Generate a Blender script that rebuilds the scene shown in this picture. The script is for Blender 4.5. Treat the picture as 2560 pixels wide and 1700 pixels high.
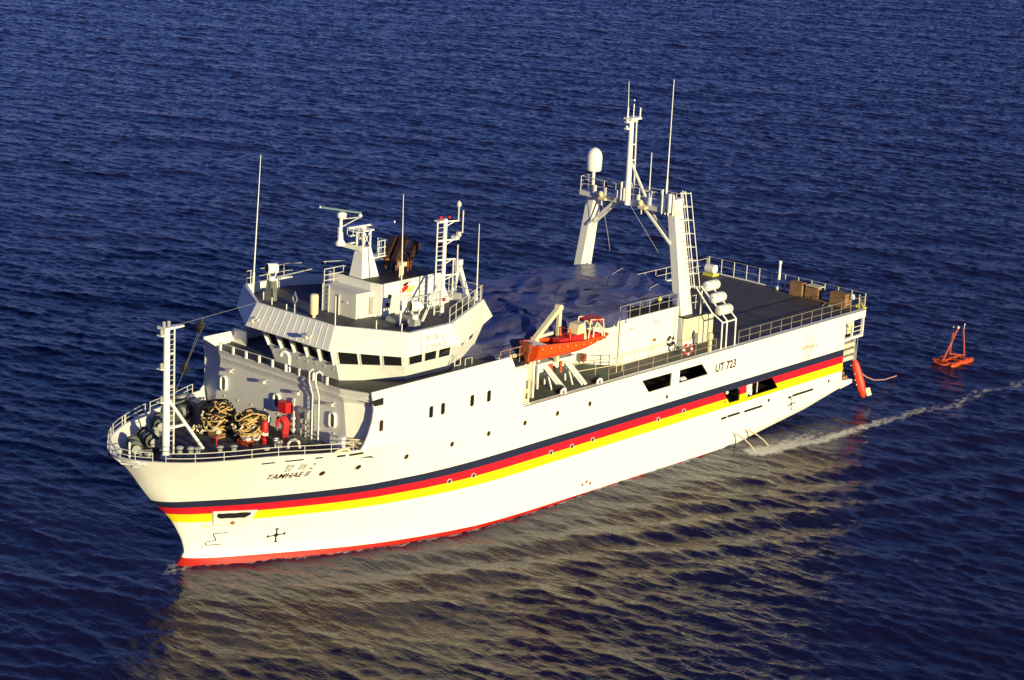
import bpy, math, random
import numpy as np
from mathutils import Vector
from mathutils.geometry import tessellate_polygon
random.seed(7); rng = np.random.default_rng(11)
SC = bpy.context.scene; COL = SC.collection
for o in list(bpy.data.objects): bpy.data.objects.remove(o)

# ------------------------------------------------------------------ camera
# ship frame: +x towards the bow, +y to port, z up from the water line
CAM = Vector((139.551, 94.278, 48.13))
R_ = Vector((-0.66651014, 0.74390244, 0.04871739)); U_ = Vector((-0.16654364, -0.21227735, 0.96291305)); F_ = Vector((-0.72665497, -0.63367774, -0.26537723))
cam = bpy.data.cameras.new('camera'); camo = bpy.data.objects.new('camera', cam); COL.objects.link(camo)
from mathutils import Matrix
camo.matrix_world = Matrix(((R_.x, U_.x, -F_.x, CAM.x), (R_.y, U_.y, -F_.y, CAM.y), (R_.z, U_.z, -F_.z, CAM.z), (0, 0, 0, 1)))
cam.sensor_width = 36.0; cam.lens = 5611.125/2560*36; cam.clip_start = 1.0; cam.clip_end = 20000.0
SC.camera = camo

# ------------------------------------------------------------------ sky, sun, exposure
SUN_AZ, SUN_EL = math.radians(16), math.radians(10.5)
w = bpy.data.worlds.new('World'); SC.world = w; w.use_nodes = True
nt = w.node_tree; bg = nt.nodes['Background']
sky = nt.nodes.new('ShaderNodeTexSky'); sky.sky_type = 'NISHITA'; sky.sun_disc = False
sky.sun_elevation = SUN_EL; sky.sun_rotation = SUN_AZ; sky.altitude = 0; sky.air_density = 1.0; sky.dust_density = 0.0; sky.ozone_density = 8.0
tint = nt.nodes.new('ShaderNodeMix'); tint.data_type = 'RGBA'; tint.blend_type = 'MULTIPLY'; tint.inputs[0].default_value = 1.0
tint.inputs[7].default_value = (2.0, 0.88, 1.06, 1)      # deep, slightly violet clear evening sky
nt.links.new(sky.outputs[0], tint.inputs[6]); nt.links.new(tint.outputs[2], bg.inputs[0]); bg.inputs[1].default_value = 0.07
sun = bpy.data.lights.new('sun', 'SUN'); sun.energy = 4.3; sun.angle = math.radians(0.5); sun.color = (1.0, 0.86, 0.47)
suno = bpy.data.objects.new('sun', sun); COL.objects.link(suno); suno.location = (80, 120, 60)
sd = Vector((math.sin(SUN_AZ)*math.cos(SUN_EL), math.cos(SUN_AZ)*math.cos(SUN_EL), math.sin(SUN_EL)))
suno.rotation_euler = sd.to_track_quat('Z', 'Y').to_euler()
SC.view_settings.view_transform = 'Standard'; SC.view_settings.look = 'None'; SC.view_settings.gamma = 1.0
SC.view_settings.exposure = 0.66
SC.cycles.use_denoising = True
SC.cycles.max_bounces = 6; SC.cycles.glossy_bounces = 3; SC.cycles.diffuse_bounces = 3

# ------------------------------------------------------------------ materials
def sock(n, *names):
    for k in names:
        if k in n.inputs: return n.inputs[k]
M = {}
def mat(name, col, rough=0.5, metal=0.0, var=0.0, scale=1.5, spec=0.4, streak=False, bump=0.0, bscale=20):
    m = bpy.data.materials.new(name); m.use_nodes = True; t = m.node_tree; b = t.nodes['Principled BSDF']
    b.inputs['Roughness'].default_value = rough; b.inputs['Metallic'].default_value = metal
    s = sock(b, 'Specular IOR Level', 'Specular'); s.default_value = spec
    c = (*col, 1)
    if var > 0 or bump > 0:
        g = t.nodes.new('ShaderNodeNewGeometry')
        mp = t.nodes.new('ShaderNodeMapping'); t.links.new(g.outputs['Position'], mp.inputs['Vector'])
        if streak: mp.inputs['Scale'].default_value = (2.2, 2.2, 0.12)
    if var > 0:
        n = t.nodes.new('ShaderNodeTexNoise'); n.inputs['Scale'].default_value = scale; n.inputs['Detail'].default_value = 6
        n.inputs['Roughness'].default_value = 0.65
        t.links.new(mp.outputs[0], n.inputs['Vector'])
        r = t.nodes.new('ShaderNodeValToRGB'); e = r.color_ramp.elements
        e[0].position = 0.32; e[1].position = 0.72
        e[0].color = (*[x*(1-var) for x in col], 1); e[1].color = (*[min(1, x*(1+var*0.5)) for x in col], 1)
        t.links.new(n.outputs[0], r.inputs[0]); t.links.new(r.outputs[0], b.inputs['Base Color'])
    else:
        b.inputs['Base Color'].default_value = c
    if bump > 0:
        n2 = t.nodes.new('ShaderNodeTexNoise'); n2.inputs['Scale'].default_value = bscale; n2.inputs['Detail'].default_value = 4
        t.links.new(mp.outputs[0], n2.inputs['Vector'])
        bp = t.nodes.new('ShaderNodeBump'); bp.inputs['Strength'].default_value = bump; bp.inputs['Distance'].default_value = 0.03
        t.links.new(n2.outputs[0], bp.inputs['Height']); t.links.new(bp.outputs[0], b.inputs['Normal'])
    M[name] = m; return m
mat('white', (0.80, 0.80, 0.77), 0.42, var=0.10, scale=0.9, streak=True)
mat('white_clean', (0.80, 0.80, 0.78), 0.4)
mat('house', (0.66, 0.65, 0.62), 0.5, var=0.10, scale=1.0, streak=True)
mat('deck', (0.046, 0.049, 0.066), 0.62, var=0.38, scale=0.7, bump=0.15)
mat('deck_green', (0.060, 0.085, 0.070), 0.65, var=0.35, scale=0.8, bump=0.15)
mat('rail', (0.60, 0.58, 0.55), 0.45)
mat('dark', (0.012, 0.012, 0.014), 0.6)
mat('glass', (0.012, 0.014, 0.018), 0.08, spec=0.5)
mat('dark_metal', (0.03, 0.03, 0.032), 0.5, var=0.4, scale=3)
mat('exhaust', (0.042, 0.019, 0.015), 0.6, var=0.6, scale=2.5)
mat('rust', (0.28, 0.07, 0.03), 0.7, var=0.5, scale=4)
mat('grey', (0.34, 0.35, 0.34), 0.5, var=0.25, scale=2)
mat('winch', (0.16, 0.175, 0.16), 0.55, var=0.35, scale=2.5)
mat('red', (0.55, 0.02, 0.025), 0.45, var=0.15)
mat('orange', (0.85, 0.085, 0.01), 0.4, var=0.10, scale=1.5)
mat('orange_dull', (0.56, 0.085, 0.02), 0.5, var=0.35, scale=3)
mat('deck_roof', (0.075, 0.076, 0.092), 0.62, var=0.45, scale=0.9, bump=0.15)
mat('tan_rope', (0.62, 0.42, 0.17), 0.8, var=0.35, scale=8)
mat('black_rope', (0.018, 0.017, 0.016), 0.75, var=0.5, scale=6)
mat('wood', (0.30, 0.17, 0.08), 0.7, var=0.35, scale=3)
mat('deck_aft', (0.078, 0.071, 0.060), 0.62, var=0.40, scale=0.5, bump=0.15)
mat('tarp', (0.070, 0.074, 0.190), 0.34, var=0.40, scale=1.3, spec=0.5, bump=0.7, bscale=2.8)
mat('hair', (0.01, 0.009, 0.008), 0.6)
mat('skin', (0.45, 0.26, 0.18), 0.55)
mat('coverall', (0.50, 0.022, 0.03), 0.7, var=0.2, scale=5)
mat('blue_paint', (0.015, 0.03, 0.22), 0.4)
mat('teal', (0.22, 0.36, 0.36), 0.45)
mat('yellow', (0.62, 0.58, 0.10), 0.5)
mat('cream', (0.75, 0.66, 0.42), 0.5)
mat('letter', (0.035, 0.012, 0.008), 0.5)
mat('letter_brown', (0.30, 0.13, 0.05), 0.5)
mat('foam_white', (0.75, 0.72, 0.68), 0.6)
# ------------------------------------------------------------------ mesh builder
class MB:
    def __init__(s): s.v = []; s.f = []; s.sm = []; s.mi = []; s.cuts = []
    def cut(s): s.cuts.append((len(s.v), len(s.f))); return s
    def add(s, vs, fs, smooth=False, mi=0):
        o = len(s.v); s.v += [tuple(map(float, p)) for p in vs]
        for f in fs: s.f.append([i+o for i in f]); s.sm.append(smooth); s.mi.append(mi)
        return s
    def box(s, x0, x1, y0, y1, z0, z1, mi=0):
        if x0 > x1: x0, x1 = x1, x0
        if y0 > y1: y0, y1 = y1, y0
        if z0 > z1: z0, z1 = z1, z0
        P = [(x, y, z) for z in (z0, z1) for x, y in ((x0, y0), (x1, y0), (x1, y1), (x0, y1))]
        return s.add(P, [(3, 2, 1, 0), (4, 5, 6, 7), (0, 1, 5, 4), (1, 2, 6, 5), (2, 3, 7, 6), (3, 0, 4, 7)], mi=mi)
    def prism(s, bot, top, mi=0):
        n = len(bot)
        return s.add(list(bot)+list(top), [list(range(n))[::-1], list(range(n, 2*n))]+[(i, (i+1) % n, n+(i+1) % n, n+i) for i in range(n)], mi=mi)
    def extr(s, pts, d, mi=0):
        return s.prism(pts, [(p[0]+d[0], p[1]+d[1], p[2]+d[2]) for p in pts], mi)
    def bar(s, p, q, w, h, up=(0, 0, 1), w2=None, h2=None, mi=0):
        p, q = Vector(p), Vector(q); d = (q-p).normalized(); up = Vector(up)
        if abs(d.dot(up)) > 0.99: up = Vector((1, 0, 0))
        a = d.cross(up).normalized(); b = a.cross(d)
        w2 = w if w2 is None else w2; h2 = h if h2 is None else h2
        B = [p+a*i*w/2+b*j*h/2 for i, j in ((-1, -1), (1, -1), (1, 1), (-1, 1))]
        T = [q+a*i*w2/2+b*j*h2/2 for i, j in ((-1, -1), (1, -1), (1, 1), (-1, 1))]
        return s.prism(B, T, mi)
    def tube(s, p, q, r, n=8, r2=None, caps=True, mi=0):
        p, q = Vector(p), Vector(q); d = (q-p).normalized(); up = Vector((0, 0, 1)) if abs(d.z) < 0.95 else Vector((1, 0, 0))
        a = d.cross(up).normalized(); b = a.cross(d); r2 = r if r2 is None else r2
        V = [p+(a*math.cos(t)+b*math.sin(t))*r for t in [2*math.pi*i/n for i in range(n)]]
        V += [q+(a*math.cos(t)+b*math.sin(t))*r2 for t in [2*math.pi*i/n for i in range(n)]]
        s.add(V, [(i, (i+1) % n, n+(i+1) % n, n+i) for i in range(n)], True, mi)
        if caps: s.add(V, [list(range(n))[::-1], list(range(n, 2*n))], False, mi)
        return s
    def path(s, pts, r, n=6, closed=False, mi=0):
        P = [Vector(p) for p in pts]; m = len(P); V = []
        pa = None
        for i in range(m):
            d = (P[(i+1) % m]-P[i-1]) if (closed or 0 < i < m-1) else (P[1]-P[0] if i == 0 else P[-1]-P[-2])
            if d.length < 1e-6: d = Vector((1, 0, 0))
            d.normalize()
            if pa is None:
                up = Vector((0, 0, 1)) if abs(d.z) < 0.95 else Vector((1, 0, 0)); a = d.cross(up).normalized()
            else:
                a = (pa-d*pa.dot(d))
                a = a.normalized() if a.length > 1e-5 else d.orthogonal().normalized()
            pa = a; b = d.cross(a)
            V += [P[i]+(a*math.cos(2*math.pi*k/n)+b*math.sin(2*math.pi*k/n))*r for k in range(n)]
        F = []
        for i in range(m if closed else m-1):
            for k in range(n):
                j = (i+1) % m; F.append((i*n+k, i*n+(k+1) % n, j*n+(k+1) % n, j*n+k))
        s.add(V, F, True, mi)
        if not closed: s.add(V, [list(range(n))[::-1], list(range((m-1)*n, m*n))], False, mi)
        return s
    def lathe(s, prof, o, axis=(0, 0, 1), n=16, mi=0):
        o = Vector(o); d = Vector(axis).normalized(); a = d.orthogonal().normalized(); b = d.cross(a); V = []
        for r, h in prof: V += [o+d*h+(a*math.cos(2*math.pi*k/n)+b*math.sin(2*math.pi*k/n))*max(r, 1e-4) for k in range(n)]
        F = [(i*n+k, i*n+(k+1) % n, (i+1)*n+(k+1) % n, (i+1)*n+k) for i in range(len(prof)-1) for k in range(n)]
        s.add(V, F, True, mi)
        m = len(prof); s.add(V, [list(range(n))[::-1], list(range((m-1)*n, m*n))], False, mi)
        return s
    def ball(s, c, r, n=12, sc=(1, 1, 1), mi=0):
        V = []; rows = n//2
        for i in range(rows+1):
            t = math.pi*i/rows; V += [(c[0]+r*sc[0]*math.sin(t)*math.cos(2*math.pi*k/n), c[1]+r*sc[1]*math.sin(t)*math.sin(2*math.pi*k/n), c[2]-r*sc[2]*math.cos(t)) for k in range(n)]
        return s.add(V, [(i*n+k, i*n+(k+1) % n, (i+1)*n+(k+1) % n, (i+1)*n+k) for i in range(rows) for k in range(n)], True, mi)
    def quad(s, a, b, c, d, mi=0): return s.add([a, b, c, d], [(0, 1, 2, 3)], mi=mi)
    def build_each(s, name, m, parent=None, bevel=0):   # one object for every piece marked with cut()
        out = []; pv = pf = 0
        if not s.cuts or s.cuts[-1][0] != len(s.v): s.cut()
        for nv, nf in s.cuts:
            q = MB(); q.v = s.v[pv:nv]; q.f = [[i-pv for i in f] for f in s.f[pf:nf]]; q.sm = s.sm[pf:nf]; q.mi = s.mi[pf:nf]; out.append(q.build(name, m, parent, bevel)); pv, pf = nv, nf
        return out
    def build(s, name, m, parent=None, bevel=0):
        off = Vector((0, 0, 0)); p = parent
        while p is not None: off += p.location; p = p.parent
        me = bpy.data.meshes.new(name); me.from_pydata([(a-off.x, b-off.y, c-off.z) for a, b, c in s.v], [], s.f)
        ms = m if isinstance(m, (list, tuple)) else [m]
        for k in ms: me.materials.append(M[k] if isinstance(k, str) else k)
        me.polygons.foreach_set('use_smooth', s.sm); me.polygons.foreach_set('material_index', s.mi); me.update()
        o = bpy.data.objects.new(name, me); COL.objects.link(o)
        if parent is not None: o.parent = parent
        if bevel:
            b = o.modifiers.new('bevel', 'BEVEL'); b.width = bevel; b.segments = 2; b.limit_method = 'ANGLE'
        return o
def thing(name, label, cat, loc=(0, 0, 0), group=None):
    o = bpy.data.objects.new(name, None); COL.objects.link(o); o.location = loc; o.empty_display_size = 0.3
    o['label'] = label; o['category'] = cat
    if group: o['group'] = group
    return o
def tag(o, label, cat, group=None):
    o['label'] = label; o['category'] = cat
    if group: o['group'] = group
    return o
def dup(root, loc, label=None):
    r = root.copy(); COL.objects.link(r); r.location = loc
    if label: r['label'] = label
    for ch in list(root.children):
        c = ch.copy(); COL.objects.link(c); c.parent = r
        for g in list(ch.children):
            d = g.copy(); COL.objects.link(d); d.parent = c
    return r
def railing(mb, pts, h=1.0, bars=(1.0, 0.5), step=1.5, r=0.028, rp=0.03, closed=False):
    P = [Vector(p) for p in pts]
    for f in bars: mb.path([p+Vector((0, 0, h*f)) for p in P], r, 5)
    L = 0; nxt = 0
    for a, b in zip(P[:-1], P[1:]):
        d = (b-a).length
        while nxt <= L+d+1e-6:
            q = a+(b-a)*((nxt-L)/d); mb.tube(q, q+Vector((0, 0, h)), rp, 5); nxt += step
        L += d
    mb.tube(P[-1], P[-1]+Vector((0, 0, h)), rp, 5)
    return mb
def text_shape(txt, size, shear=0.0, xs=1.0, bold=0.0):
    cu = bpy.data.curves.new('lettering', 'FONT'); cu.body = txt; cu.size = size; cu.shear = shear; cu.offset = bold; cu.resolution_u = 3
    ob = bpy.data.objects.new('lettering', cu); COL.objects.link(ob)
    dg = bpy.context.evaluated_depsgraph_get(); dg.update()
    me = bpy.data.meshes.new_from_object(ob.evaluated_get(dg))
    V = [(v.co.x*xs, v.co.y) for v in me.vertices]; F = [list(p.vertices) for p in me.polygons]
    bpy.data.objects.remove(ob); bpy.data.curves.remove(cu); bpy.data.meshes.remove(me)
    return V, F
def strokes(rects):   # hand drawn syllables: (u0,v0,u1,v1) boxes, or ('o',u,v,r)
    V = []; F = []
    for q in rects:
        o = len(V)
        if q[0] == 'o':
            _, u, v, r = q; n = 12
            for k in range(n):
                t = 2*math.pi*k/n; V += [(u+r*math.cos(t), v+r*math.sin(t)), (u+(r-.09)*math.cos(t), v+(r-.09)*math.sin(t))]
            F += [[o+2*k, o+2*((k+1) % n), o+2*((k+1) % n)+1, o+2*k+1] for k in range(n)]
        else:
            u0, v0, u1, v1 = q; V += [(u0, v0), (u1, v0), (u1, v1), (u0, v1)]; F += [[o, o+1, o+2, o+3]]
    return V, F
TAM = [(0, .93, .5, 1.02), (0, .73, .48, .81), (0, .5, .5, .59), (0, .5, .1, 1.02), (.64, .42, .74, 1.06), (.74, .7, .92, .79), (.14, 0, .24, .34), (.62, 0, .72, .34), (.14, .26, .72, .34), (.14, 0, .72, .08)]
HAE = [(.18, .92, .32, 1.02), (0, .76, .5, .85), ('o', .25, .42, .22), (.6, .02, .69, 1.0), (.85, 0, .94, 1.05), (.69, .5, .85, .59)]
JIN = [(.02, .88, .5, .97), (.1, .52, .25, .9), (.3, .52, .45, .9), (.68, .4, .78, 1.05), (.14, 0, .24, .34), (.14, 0, .75, .08)]
def syl(rects, size, dx=0.0, shear=0.0):
    V, F = strokes(rects); return [((u+shear*v)*size+dx, v*size) for u, v in V], F
def merge(*shapes):
    V = []; F = []
    for v, f in shapes:
        o = len(V); V += v; F += [[i+o for i in q] for q in f]
    return V, F
def shift(shape, du, dv): return [(u+du, v+dv) for u, v in shape[0]], shape[1]
# ------------------------------------------------------------------ hull form
STEM = [(-3.0, 61.2), (-1.0, 61.3), (-0.6, 61.1), (-0.2, 60.35), (0.2, 59.78), (0.72, 59.45), (1.4, 59.6), (2.18, 60.02), (2.85, 60.42), (3.4, 60.88), (3.9, 61.38), (4.43, 61.92), (5.2, 62.55), (6.2, 63.25), (7.0, 63.9), (7.6, 64.4)]
def x_stem(z): return float(np.interp(z, [a for a, b in STEM], [b for a, b in STEM]))
TAB = [(0.0, 59.9, [(59.9, 0), (59.5, .5), (58.5, 1.2), (57, 1.95), (55, 2.95), (52.5, 4.2), (50, 5.3), (47.5, 6.1), (45, 6.75), (42, 7.3), (39, 7.5), (38, 7.5)]),
       (2.92, 60.47, [(60.47, 0), (60.2, .42), (59.77, .85), (58.82, 1.5), (56.79, 2.75), (54.23, 4.05), (50.7, 5.6), (49.7, 5.95), (46.5, 6.75), (44, 7.2), (42, 7.42), (39.5, 7.5), (38, 7.5)]),
       (4.55, 62.02, [(62.02, 0), (61.9, .35), (61.55, .85), (60.44, 1.69), (59.29, 2.42), (56.9, 3.82), (53, 5.6), (51, 6.36), (47.1, 7.12), (44, 7.42), (41.4, 7.5), (38, 7.5)]),
       (7.6, 64.4, [(64.4, 0), (64.36, .45), (64.17, 1.0), (63.53, 1.98), (62.8, 2.78), (62.15, 3.35), (61.16, 4.0), (60.2, 4.5), (58.75, 5.15), (57.4, 5.62), (55.6, 6.30), (54.2, 6.95), (53.2, 7.32), (52.3, 7.5), (50.5, 7.5), (38, 7.5)])]
def _rows():
    out = []
    for z, xs, t in TAB:
        u = np.array([(xs-x)/(xs-38) for x, y in t]); y = np.array([b for a, b in t]); out.append((z, u, y))
    return out
ROWS = _rows()
def yb_u(u, z):
    zs = [r[0] for r in ROWS]; ys = [float(np.interp(math.sqrt(max(u, 0)), np.sqrt(r[1]), r[2])) for r in ROWS]
    zz = min(max(z, 0.0), 7.6)
    t = 0.0
    for i in range(4):
        c = ys[i]
        for j in range(4):
            if i != j: c *= (zz-zs[j])/(zs[i]-zs[j])
        t += c
    lin = float(np.interp(zz, zs, ys))
    t = 0.6*t+0.4*lin
    if z < 0: t *= (1+0.10*z)
    return max(0.0, min(7.5, t))
def yb(x, z):
    xs = x_stem(z)
    if x >= xs: return 0.0
    if x <= 38: return 7.5
    return yb_u((xs-x)/(xs-38), z)
def ztop(x):
    return float(np.interp(x, [52, 54, 55.5, 57, 58.5, 64.4], [7.36, 7.37, 7.42, 7.54, 7.6, 7.6]))

# hull paint: bands by height, bow trimmed slightly up
def hull_material():
    m = bpy.data.materials.new('hull_paint'); m.use_nodes = True; t = m.node_tree; b = t.nodes['Principled BSDF']
    b.inputs['Roughness'].default_value = 0.5; sock(b, 'Specular IOR Level', 'Specular').default_value = 0.22
    g = t.nodes.new('ShaderNodeNewGeometry'); sp = t.nodes.new('ShaderNodeSeparateXYZ'); t.links.new(g.outputs['Position'], sp.inputs[0])
    def mth(op, a, b2=None, c=None):
        n = t.nodes.new('ShaderNodeMath'); n.operation = op
        for i, v in enumerate((a, b2, c)):
            if v is None: continue
            if isinstance(v, (int, float)): n.inputs[i].default_value = v
            else: t.links.new(v, n.inputs[i])
        return n.outputs[0]
    X, Z = sp.outputs[0], sp.outputs[2]
    zz = mth('ADD', Z, mth('MULTIPLY', mth('MAXIMUM', mth('SUBTRACT', X, 50.0), 0.0), 0.014))
    n = t.nodes.new('ShaderNodeTexNoise'); n.inputs['Scale'].default_value = 1.0; n.inputs['Detail'].default_value = 6
    mp = t.nodes.new('ShaderNodeMapping'); mp.inputs['Scale'].default_value = (1.6, 1.6, 0.10); t.links.new(g.outputs['Position'], mp.inputs[0]); t.links.new(mp.outputs[0], n.inputs['Vector'])
    r = t.nodes.new('ShaderNodeValToRGB'); r.color_ramp.elements[0].position = .30; r.color_ramp.elements[1].position = .62
    r.color_ramp.elements[0].color = (.775, .765, .725, 1); r.color_ramp.elements[1].color = (.82, .82, .79, 1); t.links.new(n.outputs[0], r.inputs[0])
    col = r.outputs[0]
    def mix(f, a, c):
        q = t.nodes.new('ShaderNodeMix'); q.data_type = 'RGBA'; t.links.new(f, q.inputs[0]); t.links.new(a, q.inputs[6]); q.inputs[7].default_value = (*c, 1); return q.outputs[2]
    def band(lo, hi): return mth('MULTIPLY', mth('GREATER_THAN', zz, lo), mth('LESS_THAN', zz, hi))
    col = mix(band(2.95, 3.58), col, (.86, .68, .008))
    col = mix(band(3.58, 4.13), col, (.62, .012, .03))
    col = mix(band(4.13, 4.63), col, (.018, .024, .060))
    red = mth('LESS_THAN', Z, mth('SUBTRACT', mth('MULTIPLY', X, 0.0105), 0.215))
    col = mix(red, col, (.42, .014, .012))
    t.links.new(col, b.inputs['Base Color'])
    # faint plate waviness
    n2 = t.nodes.new('ShaderNodeTexNoise'); n2.inputs['Scale'].default_value = 0.55; t.links.new(g.outputs['Position'], n2.inputs['Vector'])
    bp = t.nodes.new('ShaderNodeBump'); bp.inputs['Strength'].default_value = .25; bp.inputs['Distance'].default_value = .06
    t.links.new(n2.outputs[0], bp.inputs['Height']); t.links.new(bp.outputs[0], b.inputs['Normal'])
    M['hull'] = m
hull_material()

ship = thing('survey_ship', 'white research ship with blue, red and yellow stripes along its hull', 'ship', (32, 0, 0))

hb = MB()
ZL = [-2.5, -1.4, -.8, -.4, -.15, .1, .35, .72, 1.1, 1.6, 2.18, 2.6, 2.95, 3.4, 3.9, 4.43, 5.0, 5.6, 6.2, 6.75]
UU = [0, .004, .012, .025, .04, .06, .085, .115, .15, .19, .24, .29, .35, .41, .48, .55, .63, .71, .80, .90, 1.0]
def bow_grid(sgn):
    rows = []
    for z in ZL:
        xs = x_stem(z); rows.append([(xs-u*(xs-38), sgn*yb_u(u, z), z) for u in UU])
    top = []
    for u in UU:
        x = x_stem(7.6)-u*(x_stem(7.6)-38); z = ztop(x); xs = x_stem(z); x2 = xs-u*(xs-38); top.append((x2, sgn*yb_u(u, z), z))
    rows.append(top)
    V = [p for r in rows for p in r]; n = len(UU)
    F = []
    for i in range(len(rows)-1):
        for k in range(n-1):
            q = (i*n+k, i*n+k+1, (i+1)*n+k+1, (i+1)*n+k); F.append(q if sgn < 0 else q[::-1])
    return V, F
for sg in (1, -1): hb.add(*bow_grid(sg), smooth=True)
# midbody and stern below the stripes (x 38 -> 2.7), bottom rising to the counter
def zb(x): return float(np.interp(x, [1.1, 7, 11.6, 14, 17, 22], [1.75, .76, .28, .0, -.6, -2.5]))
XS = [38, 34, 30, 26, 22, 19, 17, 15.5, 14, 12.5, 11, 9, 7, 5, 3.6, 2.66]
for sg in (1, -1):
    V = []
    for x in XS:
        z0 = zb(x); top = 2.95
        prof = [(7.5, top), (7.5, z0+(top-z0)*.62), (7.5, z0+(top-z0)*.36), (7.48, z0+(top-z0)*.18), (7.40, z0+.10), (7.2, z0), (6.4, z0-.14), (0, z0-.4)]
        V += [(x, sg*y, z) for y, z in prof]
    n = 8; F = []
    for i in range(len(XS)-1):
        for k in range(n-1):
            q = (i*n+k, i*n+k+1, (i+1)*n+k+1, (i+1)*n+k); F.append(q if sg > 0 else q[::-1])
    hb.add(V, F, smooth=True)
hb.prism([(2.66, s*y, z) for s, y, z in ((1, 7.49, 1.55), (1, 7.49, 2.18), (-1, 7.49, 2.18), (-1, 7.49, 1.55))], [(1.1, s*y, z) for s, y, z in ((1, 7.45, 1.72), (1, 7.45, 2.0), (-1, 7.45, 2.0), (-1, 7.45, 1.72))])
# flat side plating from the stripes up, with the working-deck openings cut out
def panel(outer, holes, sg, y=7.5, th=0.09):
    polys = [outer]+holes; flat = [p for q in polys for p in q]
    tris = tessellate_polygon([[Vector((x, z, 0)) for x, z in q] for q in polys])
    N = len(flat); yo, yi = sg*y, sg*(y-th)
    F = []
    for a, b, c in tris:
        nrm = (flat[b][0]-flat[a][0])*(flat[c][1]-flat[a][1])-(flat[b][1]-flat[a][1])*(flat[c][0]-flat[a][0])
        ccw = nrm > 0     # outward +y wants clockwise in (x,z)
        t = (a, c, b) if ccw == (sg > 0) else (a, b, c)
        F.append(t); F.append(tuple(N+i for i in t[::-1]))
    o = 0
    for q in polys:
        m = len(q)
        F += [(o+i, o+(i+1) % m, N+o+(i+1) % m, N+o+i) for i in range(m)]; o += m
    return [(x, yo, z) for x, z in flat]+[(x, yi, z) for x, z in flat], F
OPEN = [[(26.80, 6.70), (23.58, 6.68), (23.60, 5.76), (26.0, 5.75)], [(22.72, 6.68), (20.26, 6.68), (19.45, 5.80), (22.72, 5.77)],
        [(17.52, 4.14), (15.56, 4.14), (15.50, 3.17), (16.72, 3.19)], [(14.80, 4.12), (11.72, 4.12), (10.88, 3.20), (14.67, 3.18)]]
for sg in (1, -1):
    hb.add(*panel([(38, 2.95), (38, 7.28), (2.75, 7.28), (2.75, 6.62), (2.70, 4.63), (2.66, 2.95)], OPEN, sg))
    # raised side plating of the forward superstructure
    lead = [(52.0, 10.72), (51.87, 10.1), (51.78, 9.6), (51.88, 8.95), (52.15, 8.25), (52.45, 7.72), (52.75, 7.385)] if sg > 0 else [(51.75, 10.72), (51.62, 9.5), (51.62, 8.2), (51.7, 7.6), (52.0, 7.38)]
    hb.add(*panel([(38.76, 7.363), (38.42, 9.75), (39.5, 9.8), (40.0, 10.7)]+lead+[(51.6, 7.363)], [], sg, y=7.5))
    # stern gallery: overhanging upper edge and its frame
    hb.prism([(2.75, sg*7.5, 6.62), (2.75, sg*7.5, 7.28), (2.75, sg*7.2, 7.28), (2.75, sg*7.2, 6.62)], [(0, sg*7.5, 6.70), (0, sg*7.5, 7.28), (0, sg*7.2, 7.28), (0, sg*7.2, 6.70)])
    hb.box(.22, 2.68, sg*7.28, sg*7.46, 5.2, 5.38); hb.box(.2, .34, sg*7.28, sg*7.47, 5.2, 6.68)
    hb.box(1.55, 1.67, sg*7.3, sg*7.44, 5.38, 6.62)
# bulwark inner face and rim on the foredeck
rim = []
for k in range(61):
    u = (k/60)**1.6; x0 = 64.4-u*(64.4-52.2); z = ztop(x0); xs = x_stem(z); x = xs-u*(xs-52.2); rim.append((x, yb(x, z), z))
rim[0] = (x_stem(7.6), 0.0, 7.6)
def inset(p, d):   # a point moved inboard
    x, y, z = p; return (x-d*1.2 if y < 2.5 else x-d*.35, max(0, y-d), z)
def low_in(p):   # the same point of the rim carried down to deck level inside the flare
    u = max(0.0, (x_stem(p[2])-p[0])/(x_stem(p[2])-52.2)); xs = x_stem(6.75)-.22; x = xs-u*(xs-52.2); return (x, max(0, yb(x+.2*(1-u), 6.75)-.10 if u > 0 else 0))
for sg in (1, -1):
    A = [(x, sg*y, z) for x, y, z in rim]; I = [(x, sg*y, z) for x, y, z in (inset(p, .12) for p in rim)]; D = [(x, sg*y, 6.72) for x, y in (low_in(p) for p in rim)]
    V = A+I+D; n = len(A); F = []
    for k in range(n-1):
        q1 = (k, k+1, n+k+1, n+k); q2 = (n+k, n+k+1, 2*n+k+1, 2*n+k)
        F += [q1[::-1], q2[::-1]] if sg > 0 else [q1, q2]
    hb.add(V, F, smooth=False)
hull = hb.build('hull', 'hull', ship)
# transom and interior of the stern
tb = MB(); tb.box(2.6, 2.72, -7.4, 7.4, 2.0, 6.6); tb.build('transom', 'winch', ship)
ib = MB()
for z in (3.02, 5.45): ib.box(2.8, 30, -7.38, 7.38, z-.06, z)
ib.box(2.8, 30, -4.6, 4.6, 3.02, 7.0); ib.box(29.9, 30, -7.38, 7.38, 2.9, 7.0); ib.box(2.8, 2.9, -7.38, 7.38, 2.9, 7.0)
ib.build('working_deck', 'dark_metal', ship)
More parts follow.
